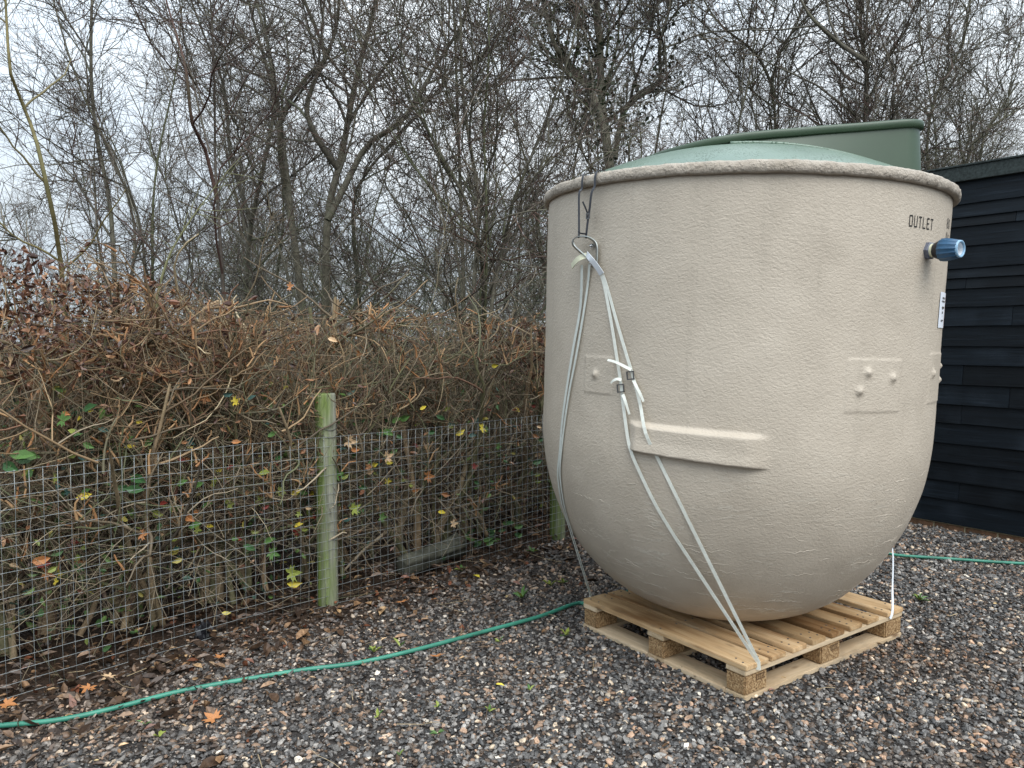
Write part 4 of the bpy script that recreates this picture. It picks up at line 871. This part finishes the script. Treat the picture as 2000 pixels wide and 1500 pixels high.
scrub('near_scrub', 13500, 7.3, 12.5, 1.5, 3.0, .0042, [(.11, .10, .075), (.16, .145, .10), (.10, .115, .06), (.22, .20, .15)], seed=6)

# ---------------------------------------------------------------- HEDGE
HT = [(.15, .10, .055), (.23, .155, .085), (.33, .225, .125), (.13, .115, .07), (.16, .085, .05), (.40, .32, .20)]
HD = [(.11, .085, .056), (.18, .14, .09), (.13, .135, .07), (.32, .26, .18)]
HT2 = [(.13, .10, .065), (.20, .155, .095), (.29, .22, .13), (.11, .11, .065), (.15, .085, .055), (.33, .28, .19)]
def hedge_h(s): return 1.585+.26*sst(1.15, .35, s)-.03*sst(3, 5, s)
def squash(P, s_off):                   # trimmed top and faces
    s, d = fsd(P[..., 0], P[..., 1]); h = hedge_h(s)+.05*np.sin(s*7.)+.03*np.sin(s*17.); z = P[..., 2]
    P[..., 2] = np.where(z > h, h+(z-h)*.6, z); dn = np.where(d < .04, .04+(d-.04)*.22, d); dn = np.where(dn > .95, .95+(dn-.95)*.3, dn)
    q = A0[:2]+FD*s[..., None]+FN*dn[..., None]; P[..., 0] = q[..., 0]; P[..., 1] = q[..., 1]; P[..., 2] = np.maximum(P[..., 2], .04); return P
def trimmed(P, R):                      # the shears have taken whatever stood well above the line
    s, d = fsd(P[..., 0], P[..., 1]); k = (P[..., 2]-hedge_h(s)-.03*np.sin(s*7.)).max(1) < .075; return P[k], R[k]
def hedge_plant(s0, label, stems=None, seed=0, leafy=0., tan=1.0):
    r = np.random.default_rng(100+seed); base = fpt(s0, .42, 0.05); root = empty('hedge_shrub', tuple(base), label, 'hedge shrub', 'shrubs forming the clipped hedge')
    def col(P):                          # young wood near the top is tan or orange, the inside is dull
        z = P[:, -1, 2]; f = np.clip((z-.75)/.7, 0, 1)*tan; a = pick_cols(len(P), HT if tan > .8 else HT2, (3, 3, 2, 2, 1.5, .8), .2, r); b = pick_cols(len(P), HD, (3, 3, 2, 1), .2, r); return np.where((r.random(len(P)) < f)[:, None], a, b)
    K = 12; n0 = 4
    if stems is None:
        p0 = base+np.column_stack([r.normal(0, .06, (n0, 2)), np.zeros(n0)]); a = r.uniform(0, 2*PI, n0); d0 = np.column_stack([np.cos(a)*.25, np.sin(a)*.25, np.ones(n0)]); ST = grow(p0, d0, r.uniform(1.15, 1.6, n0), K, .13, .02, r); SR = taper(r.uniform(.014, .030, n0), .006, K)
    else:
        ST = np.array([stem_from([at(a, b, Yv) for a, b, Yv in pts], K) for pts, _, _ in stems]); SR = np.array([np.linspace(r0, r1, K) for _, r0, r1 in stems])
        extra = 2; p0 = base+np.column_stack([r.normal(0, .1, (extra, 2)), np.zeros(extra)]); ST = np.concatenate([ST, grow(p0, np.column_stack([r.normal(0, .25, (extra, 2)), np.ones(extra)]), r.uniform(1, 1.4, extra), K, .13, .02, r)]); SR = np.concatenate([SR, taper(np.full(extra, .015), .006, K)])
    ST_ = ST if stems is not None else squash(ST, 0)
    b = Bag(); b.add(ST_-base, SR, 8, pick_cols(len(ST), [(.24, .18, .11), (.14, .13, .07), (.28, .20, .12)], (1, 1, 1), .1, r)); b.build('trunk', MAT_BARK, root)
    c = Bag(); fdir = np.array([1.0, 1.0, .55])
    n1 = 36; p, d, rr_, t = spawn(ST, SR, n1, .15, 1, .7, 1.45, r, fdir); P1h = squash(grow(p, d, r.uniform(.35, .85, n1), 8, .17, .03, r), 0); R1h = taper(np.minimum(rr_*.75, .011)+.001, .0032, 8); c.add(P1h-base, R1h, 5, col(P1h))
    n2 = 250; p, d, rr_, t = spawn(P1h, R1h, n2, .1, 1, .5, 1.4, r); P2h = squash(grow(p, d, r.uniform(.15, .50, n2), 6, .19, .02, r), 0); R2h = taper(np.minimum(rr_*.65, .0042)+.0008, .0016, 6); P2h, R2h = trimmed(P2h, R2h); c.add(P2h-base, R2h, 4, col(P2h))
    n3 = 1150 if tan > .8 else 950; p, d, rr_, t = spawn(P2h, R2h, n3, .05, 1, .4, 1.4, r); P3h = squash(grow(p, d, r.uniform(.06, .28, n3), 4, .16, .01, r), 0); R3h = taper(np.minimum(rr_*.7, .0017)+.0003, .0009, 4); P3h, R3h = trimmed(P3h, R3h); c.add(P3h-base, R3h, 3, col(P3h))
    # thick cut-back stubs near the top
    n4 = 100; p, d, rr_, t = spawn(P1h, R1h, n4, .5, 1, .5, 1.4, r); d[:, 2] = np.abs(d[:, 2])+.7; P4h = squash(grow(p, d, r.uniform(.05, .16, n4), 4, .35, .05, r), 0); P4h, R4h = trimmed(P4h, taper(r.uniform(.004, .0075, n4), .0035, 4)); n4 = len(P4h); c.add(P4h-base, R4h, 5, pick_cols(n4, [(.30, .15, .065), (.36, .22, .11)], (1, 1), .2, r))
    c.build('crown', MAT_TWIG, root)
    nl_ = int(150+leafy*1200); pts_ = np.concatenate([P3h.reshape(-1, 3), P3h[:, -1]]); w = np.where(pts_[:, 2] > (1.25 if leafy > .3 else .1), 1., .06 if leafy > .3 else 1.); C = pts_[r.choice(len(pts_), nl_, p=w/w.sum())]+r.normal(0, .012, (nl_, 3))
    if leafy > .3:
        kx = r.random(nl_) < .50; nk = int(kx.sum()); ss_ = s0+r.normal(0, .22, nk); dd_ = r.uniform(.06, .85, nk); hh_ = hedge_h(ss_); zz2 = hh_-.40*r.random(nk)**1.2-.05+.05*np.sin(ss_*11)
        C[kx] = np.column_stack([A0[:2]+FD*ss_[:, None]+FN*dd_[:, None], zz2])
    o = leaves('dry_leaves', C, np.clip(r.lognormal(math.log(.030), .35, nl_), .014, .06), rotmats(nl_, None, r), CURL, pick_cols(nl_, [(.10, .045, .03), (.17, .075, .042), (.26, .13, .07), (.34, .19, .10), (.065, .035, .027)], (3, 3, 2, 1, 3), .2, r), MAT_LITTER, root); o['kind'] = 'stuff'
    return root
HY = lambda px: None
def hy(px, d=.42):                      # distance ahead at which the hedge line is met at that pixel column
    u = (px-1000)/FPX; q = A0[:2]+FN*d; # solve (q + FD s).x = u * y
    s = (u*q[1]-q[0])/(FD[0]-u*FD[1]); return float(q[1]+FD[1]*s), float(s)
def hp_(pts, d=.42): return [(a, b, hy(a, d)[0]+(q[0] if (q := rest) else 0)) for (a, b, *rest) in pts]
hedge = []
spec = [
 (-40, 'leafy hedge shrub at the left picture edge with brown leaves along its top', None, 1.0),
 (95, 'hedge shrub on the dark mossy trunk at the left behind the mesh', [(hp_([(90, 1250), (92, 1120), (88, 1000), (82, 880), (78, 790), (60, 740)], .5), .036, .022), (hp_([(100, 1240), (108, 1000), (112, 850), (130, 740), (150, 680)], .5), .022, .014)], .85),
 (215, 'hedge shrub with many clinging brown leaves right of the dark trunk', None, .7),
 (285, 'hedge shrub with a stout tan trunk forking below the clipped top', [(hp_([(250, 1230), (262, 1120), (275, 1000), (288, 900), (291, 800), (306, 700), (308, 620), (300, 575)]), .028, .016), (hp_([(291, 800), (315, 760), (355, 740), (405, 726), (467, 691), (502, 664), (560, 640)], .35), .014, .006), (hp_([(306, 700), (315, 660), (387, 636), (395, 606), (427, 588)], .3), .012, .008), (hp_([(283, 690), (288, 672), (310, 659)], .25), .01, .008), (hp_([(222, 840), (180, 790), (150, 800)]), .010, .006)], .35),
 (400, 'sparse hedge shrub between the tan trunk and the near fence post', None, .12),
 (470, 'hedge shrub with stubby cut orange brown ends left of the near fence post', None, .12),
 (560, 'hedge shrub just left of the near fence post', [(hp_([(590, 1190), (600, 1050), (575, 900), (600, 780), (612, 690), (605, 600)]), .018, .010), (hp_([(612, 740), (640, 690), (655, 630), (660, 585)]), .012, .008), (hp_([(640, 690), (700, 640), (760, 612)]), .010, .005)], .12),
 (665, 'hedge shrub behind the near fence post with long pale arching shoots', [(hp_([(650, 1190), (660, 1000), (650, 850), (640, 740), (650, 640), (655, 580)]), .016, .009), (hp_([(600, 762), (638, 755), (720, 750), (808, 730), (876, 702), (930, 664)], .15), .006, .003), (hp_([(610, 770), (700, 757), (790, 742), (850, 722), (905, 690), (940, 655)], .18), .005, .003), (hp_([(690, 870), (730, 830), (762, 760), (800, 700)], .1), .009, .004)], .1),
 (760, 'twiggy hedge shrub right of the near fence post', None, .06),
 (850, 'hedge shrub of upright brown stems midway between the fence posts', None, .06),
 (930, 'hedge shrub above the grey rotten timber near the far fence post', None, .08),
 (1010, 'hedge shrub capped with orange brown leaves beside the tank', None, .75),
 (1090, 'hedge shrub half hidden by the left flank of the tank', None, .6),
 (1180, 'hedge shrub behind the tank at the far end of the fence', None, .3),
]
for i, (px, lb, st, lf) in enumerate(spec):
    hedge.append((px, hedge_plant(hy(px)[1], lb, st, i, lf, 1.0 if px < 620 else .78)))
# long shoots that stand above the clipped hedge
def shoot(pts, Yd, r0, col, label):
    P = stem_from([at(a, b, Yd) for a, b in pts], 16); base = P[0]; root = empty('hedge_shoot', tuple(base), label, 'shoot'); r = np.random.default_rng(int(pts[0][0])); b = Bag(); b.add((P-base)[None], np.linspace(r0, .0015, 16)[None], 6, np.array([col])); b.build('stem', MAT_TWIG, root)
    c = Bag(); p, d, rr_, t = spawn((P-base)[None], np.linspace(r0, .002, 16)[None], 14, .3, 1, .5, 1.1, r); c.add(grow(p, d, r.uniform(.08, .35, 14), 5, .2, .03, r), taper(np.full(14, .0018), .001, 5), 4, np.tile(np.array(col)*.8, (14, 1))); c.build('side_twigs', MAT_TWIG, root); return root
shoot([(305, 600), (312, 555), (335, 490), (372, 430), (405, 385), (440, 340), (472, 305)], 3.75, .007, (.20, .20, .10), 'long pale green shoot leaning right above the tan trunk of the hedge')
shoot([(470, 600), (500, 545), (515, 470), (540, 400)], 4.3, .004, (.16, .12, .07), 'thin brown shoot standing above the hedge before the forked tree')
shoot([(700, 760), (760, 700), (840, 600), (860, 500), (880, 380)], 4.6, .004, (.20, .17, .11), 'thin tan shoot rising above the hedge before the coppiced tree')
shoot([(1090, 700), (1040, 620), (985, 560), (940, 500), (880, 470)], 5.6, .004, (.15, .12, .08), 'thin shoot leaning left above the hedge beside the tank')
# upright stems behind and low growth inside the hedge
def hedge_fill(name, n, d0, d1, h0, h1, rad, cols, seed, lean=.25, ln=(.4, 1.3), s1=7.0, wig=.16):
    r = np.random.default_rng(seed); s = r.uniform(-1.2, s1, n); d = r.uniform(d0, d1, n); q = A0[:2]+FD*s[:, None]+FN*d[:, None]; P = grow(np.column_stack([q, r.uniform(h0, h1, n)]), np.column_stack([r.normal(0, lean, (n, 2)), np.ones(n)*r.choice([1, .4, -.2], n, p=(.7, .2, .1))]), r.uniform(*ln, n), 6, wig, 0, r); P = squash(P, 0) if d1 < 1.3 else P
    b = Bag(); b.add(P, taper(r.uniform(.5, 1.3, n)*rad, rad*.35, 6), 3, pick_cols(n, cols, [1]*len(cols), .25, r)); o = b.build(name, MAT_TWIG); tag(o, kind='stuff')
hedge_fill('hedge_undergrowth', 1900, .1, 1.1, .03, .7, .0018, HD+[(.24, .18, .12), (.30, .25, .18)], 31, .6, wig=.08)
hedge_fill('undergrowth_behind_hedge', 2300, 1.1, 3.2, .05, 1.0, .0048, HD+[(.045, .05, .028), (.10, .08, .055)], 32, .4, (.5, 1.4), 8.5)
hedge_fill('pale_twigs_at_mesh', 520, .02, .30, .03, .8, .0021, [(.36, .29, .19), (.27, .21, .14), (.20, .16, .10)], 37, .95, (.25, .8), 7, .06)
hedge_fill('brown_stems', 700, .2, .9, .05, .5, .0035, [(.075, .045, .032), (.10, .06, .045), (.06, .04, .03)], 33, .13, (.7, 1.2), 7, .06)

# coloured leaves hanging in the hedge and on brambles: each leaf a part of the shrub it hangs on
def leaf_mat(n, base): return gel(n, base, .5, .4, 0, .25, 50)
LM = {'yellow': leaf_mat('yellow_leaf', (.62, .50, .06)), 'green': leaf_mat('green_leaf', (.085, .17, .045)), 'deep': leaf_mat('dark_green_leaf', (.035, .095, .03)), 'orange': leaf_mat('orange_leaf', (.42, .18, .065)), 'pale': leaf_mat('pale_leaf', (.55, .38, .22)), 'lime': leaf_mat('lime_leaf', (.25, .29, .06)), 'red': leaf_mat('red_leaf', (.22, .04, .03)), 'blue': leaf_mat('bluish_leaf', (.045, .10, .085))}
def leafmesh(kind, tmpl):
    T, F = tmpl; me = bpy.data.meshes.new('leaf'); me.from_pydata([tuple(v) for v in T], [], [tuple(int(i) for i in f) for f in F]); me.materials.append(LM[kind]); return me
LMESH = {(k, s): leafmesh(k, MAPLE if s else CURL2) for k in LM for s in (0, 1)}
def add_leaf(parent, p, kind, size, shape, tilt=None, r=random):
    o = bpy.data.objects.new('leaf', LMESH[(kind, shape)]); COL.objects.link(o); o.location = p; o.scale = (size,)*3
    o.rotation_euler = tilt if tilt else (math.radians(r.uniform(50, 110)), math.radians(r.uniform(-30, 30)), r.uniform(-.8, .8)); child_of(o, parent); return o
feature = [(940, 836, 'yellow', .075, 1), (890, 850, 'yellow', .06, 0), (960, 715, 'yellow', .05, 0), (568, 1120, 'lime', .09, 1), (560, 1140, 'yellow', .07, 0), (575, 1028, 'yellow', .05, 0), (505, 925, 'lime', .06, 0), (725, 908, 'yellow', .055, 0), (780, 820, 'green', .07, 0), (765, 825, 'green', .06, 0), (735, 848, 'deep', .09, 0), (748, 840, 'green', .07, 0), (655, 925, 'green', .085, 1), (690, 995, 'lime', .075, 1), (665, 935, 'lime', .05, 0),
 (680, 862, 'pale', .08, 1), (685, 878, 'orange', .05, 0), (755, 893, 'pale', .07, 1), (835, 930, 'orange', .075, 1), (835, 845, 'deep', .05, 0), (745, 1010, 'green', .06, 1), (855, 1000, 'yellow', .05, 0), (400, 778, 'orange', .05, 1), (458, 785, 'yellow', .055, 1), (435, 772, 'blue', .045, 0), (482, 782, 'blue', .045, 0), (120, 820, 'green', .07, 1), (132, 840, 'lime', .05, 0), (18, 890, 'green', .08, 0), (36, 885, 'green', .07, 0), (6, 905, 'deep', .08, 0), (30, 900, 'deep', .06, 0),
 (355, 1003, 'orange', .07, 0), (378, 998, 'orange', .04, 0), (275, 1045, 'orange', .05, 1), (312, 1040, 'pale', .035, 0), (60, 1098, 'orange', .065, 0), (368, 1030, 'green', .06, 0), (447, 985, 'lime', .055, 1), (440, 975, 'lime', .05, 0), (378, 952, 'green', .05, 0), (345, 948, 'green', .05, 0), (530, 935, 'red', .05, 1), (535, 900, 'red', .04, 0), (255, 930, 'deep', .08, 0), (245, 955, 'deep', .07, 0), (240, 862, 'green', .05, 0), (162, 865, 'green', .05, 0), (475, 1065, 'deep', .06, 0), (530, 1080, 'green', .07, 1), (515, 1060, 'green', .06, 0), (885, 1023, 'pale', .055, 1), (860, 1090, 'deep', .05, 0),
 (655, 905, 'green', .04, 0), (612, 890, 'green', .04, 0), (700, 950, 'deep', .05, 0), (820, 800, 'yellow', .04, 0), (1010, 1050, 'green', .05, 0), (1040, 905, 'deep', .07, 0), (1045, 940, 'lime', .05, 0), (1050, 860, 'deep', .05, 0), (20, 705, 'pale', .06, 1), (215, 740, 'pale', .05, 0), (640, 660, 'pale', .05, 0), (700, 690, 'orange', .05, 1), (565, 560, 'orange', .05, 1)]
for (px, py, kd, sz, sh) in feature:
    Yv, s = hy(px, rng.uniform(.02, .10)); par = min(hedge, key=lambda q: abs(q[0]-px))[1]; add_leaf(par, tuple(at(px, py, Yv)), kd, sz*1.15, sh)
for _ in range(240):
    px = random.uniform(0, 1060); py = 790+random.random()**.8*(380-.24*px*.9); Yv, s = hy(px, random.uniform(.05, .45)); p = at(px, py, Yv)
    if p[2] < .08: continue
    par = min(hedge, key=lambda q: abs(q[0]-px))[1]; add_leaf(par, tuple(p), random.choice(['green', 'deep', 'deep', 'lime', 'orange', 'pale', 'yellow', 'red', 'blue', 'blue']), random.uniform(.035, .07), random.random() < .3)
# low bramble and ivy foliage inside and behind the hedge
n = 13000; r = np.random.default_rng(77); s = r.uniform(-1, 7, n); cl = np.array([noise.noise(Vector((a*1.1, 0, 5))) for a in s]); d = r.uniform(.03, 1.1, n); z = r.uniform(.08, 1.25, n); k = r.random(n) < .20+1.2*cl; s, d, z = s[k], d[k], z[k]
q = A0[:2]+FD*s[:, None]+FN*d[:, None]; n = len(s); o = leaves('bramble_foliage', np.column_stack([q, z]), r.uniform(.022, .062, n), rotmats(n, None, r), CURL2, pick_cols(n, [(.055, .115, .04), (.10, .17, .045), (.19, .23, .06), (.42, .36, .09), (.05, .095, .07)], (4, 3, 2, 1, 2), .2, r), MAT_LEAF); tag(o, kind='stuff')

# rotten timber lying behind the mesh
rt = at(845, 1085, hy(845, .12)[0]); bm = bmesh.new(); bmesh.ops.create_cube(bm, size=1)
bmesh.ops.subdivide_edges(bm, edges=bm.edges[:], cuts=6, use_grid_fill=True)
for v in bm.verts:
    n_ = noise.noise(Vector((v.co.x*3, v.co.y*6, v.co.z*6)))*.14+noise.noise(Vector((v.co.x*14, v.co.y*9, v.co.z*9)))*.05; v.co = Vector((v.co.x*.50, v.co.y*(.09+n_*.3), v.co.z*(.10+n_*.35)))
o = mesh_bm('rotten_timber', bm, MAT_LICHEN, None, smooth=True); o.location = (rt[0], rt[1], .10); o.rotation_euler = (0.25, -.10, math.atan2(FD[1], FD[0])); tag(o, 'grey rotten length of timber lying behind the mesh near the far post', 'timber')
# scrap of black plastic at the foot of the mesh
bp = G(398, 1252); bm = bmesh.new(); bmesh.ops.create_icosphere(bm, subdivisions=3, radius=.05)
for v in bm.verts: n_ = noise.noise(Vector(v.co)*40); v.co = Vector((v.co.x*.7, v.co.y*.5, v.co.z*1.1))*(1+n_*.9)
o = mesh_bm('black_plastic_scrap', bm, MAT_BLACKP, None); o.location = (bp[0], bp[1], .04); tag(o, 'crumpled scrap of black plastic in the leaves at the foot of the mesh', 'litter')

# ---------------------------------------------------------------- SMALL THINGS on the gravel
def ground_leaf(px, py, kind, size, shape, label, name='fallen_leaf', tilt=.25):
    p = G(px, py); o = bpy.data.objects.new(name, LMESH[(kind, shape)]); COL.objects.link(o); o.location = (p[0], p[1], float(gz(p[0], p[1]))+.022); o.scale = (size,)*3
    o.rotation_euler = (random.uniform(-tilt, tilt), random.uniform(-tilt, tilt), random.uniform(0, 2*PI)); tag(o, label, 'leaf', 'fallen leaves on the gravel')
for a in ((418, 1417, 'orange', .085, 1, 'orange maple leaf on the gravel below the hose at the lower left'), (852, 1290, 'orange', .085, 1, 'ragged orange leaf on the gravel just below the hose in the middle'), (785, 1184, 'orange', .085, 1, 'orange maple leaf at the litter edge right of the near post'), (845, 1179, 'orange', .06, 1, 'smaller orange leaf between the maple leaf and the hose'), (923, 1130, 'yellow', .075, 0, 'pale yellow oval leaf lying near the foot of the mesh'), (175, 1355, 'orange', .075, 1, 'orange leaf in the litter above the hose at the left'), (215, 1333, 'pale', .07, 1, 'pale tan leaf just in front of the mesh foot at the left'), (425, 1245, 'pale', .07, 0, 'pale leaf at the mesh foot beside the black plastic scrap'),
          (12, 1385, 'orange', .08, 1, 'orange leaf beside the hose at the left picture edge'), (805, 1138, 'pale', .075, 1, 'upturned pale leaf at the mesh foot left of the rotten timber'), (430, 1297, 'orange', .06, 1, 'small orange leaf on the gravel edge above the hose'), (756, 1256, 'pale', .035, 0, 'tiny pale leaf on the gravel above the hose'), (1185, 1377, 'orange', .035, 1, 'small orange leaf scrap on gravel left of the near pallet corner'), (968, 1345, 'yellow', .04, 0, 'curled brownish yellow leaf in the middle of the gravel'), (1030, 1302, 'pale', .035, 0, 'small tan leaf on the gravel below the hose near the pallet')):
    ground_leaf(*a)
def weed(px, py, n, size, label, kinds=('green', 'lime')):
    p = G(px, py); root = empty('weed', (p[0], p[1], float(gz(p[0], p[1]))+.006), label, 'weed', 'small weeds sprouting from the gravel')
    for i in range(n):
        o = bpy.data.objects.new('leaf', LMESH[(random.choice(kinds), 0)]); COL.objects.link(o); o.parent = root; o.scale = (size*random.uniform(.7, 1.15), size*random.uniform(.5, .8), size); o.rotation_euler = (random.uniform(-.3, .3), -random.uniform(.25, 1.0), 2*PI*i/n+random.uniform(-.4, .4)); o.location = (0, 0, .006)
for a in ((1020, 1172, 5, .075, 'weed with jagged leaves on the gravel between mesh and pallet'), (1100, 1142, 4, .05, 'weed sprouting beside the left strap of the tank'), (1075, 1148, 4, .06, 'weed just left of the strap behind the hose'), (730, 1282, 5, .05, 'bright green weed against the hose in the middle'), (782, 1270, 2, .05, 'single green seedling beside the hose'), (855, 1388, 3, .035, 'green weed on the gravel straight below the ragged orange leaf'), (955, 1395, 4, .032, 'small weed right of centre near the bottom'), (738, 1408, 3, .035, 'pale green seedling at lower centre left'), (855, 1440, 5, .035, 'four leaved weed close to the bottom in the middle'), (780, 1484, 4, .028, 'tiny round leaved weed at the bottom edge'), (1105, 1246, 5, .045, 'weed just left of the pallet by its left block'), (1034, 1353, 3, .032, 'small weed between the hose and the near pallet corner'),
          (975, 1258, 3, .035, 'sprig of green below the hose left of the pallet'), (312, 1448, 3, .038, 'bright green leaf pair at the lower left'), (283, 1424, 2, .035, 'small green seedling below the hose at the lower left'), (1795, 1178, 7, .06, 'tuft of low moss green weed on the gravel right of the pallet'), (900, 1118, 4, .06, 'leafy weed at the mesh foot by the pale yellow leaf'), (1040, 1082, 5, .05, 'weed at the mesh foot left of the far post')):
    weed(*a)
for (px, py, nn_) in ((930, 1080, 9), (985, 1068, 9)):
    p = G(px, py); lbl = 'dark green bramble sprawling through the mesh foot by the rotten timber' if px < 950 else 'green bramble sprig at the mesh foot right of the rotten timber'; root = empty('bramble', (p[0], p[1], .02), lbl, 'bramble')
    for i in range(nn_): add_leaf(root, (p[0]+random.uniform(-.14, .14), p[1]+random.uniform(-.05, .05), random.uniform(.03, .18)), random.choice(['deep', 'green']), random.uniform(.05, .08), 0)
# fallen twigs
r = np.random.default_rng(5); n = 420; Yc = r.uniform(2.0, 6.5, n); Xc = r.uniform(-.75, .75, n)*Yc; s, d = fsd(Xc, Yc); k = (d < .3) & (r.random(n) < np.exp(np.minimum(d, 0)*.9)+.10); Xc, Yc = Xc[k], Yc[k]; n = len(Xc); a = r.uniform(0, 2*PI, n)
P = grow(np.column_stack([Xc, Yc, gz(Xc, Yc)+.018]), np.column_stack([np.cos(a), np.sin(a), r.uniform(-.02, .05, n)]), r.uniform(.05, .28, n), 6, .12, 0, r); P[..., 2] = np.clip(P[..., 2], .008, .06); b = Bag(); b.add(P, taper(r.uniform(.001, .0024, n), .0008, 6), 4, pick_cols(n, [(.35, .27, .16), (.22, .15, .09), (.10, .07, .05)], (1, 1.5, 1), .2, r)); o = b.build('fallen_twigs', MAT_TWIG); tag(o, kind='stuff')
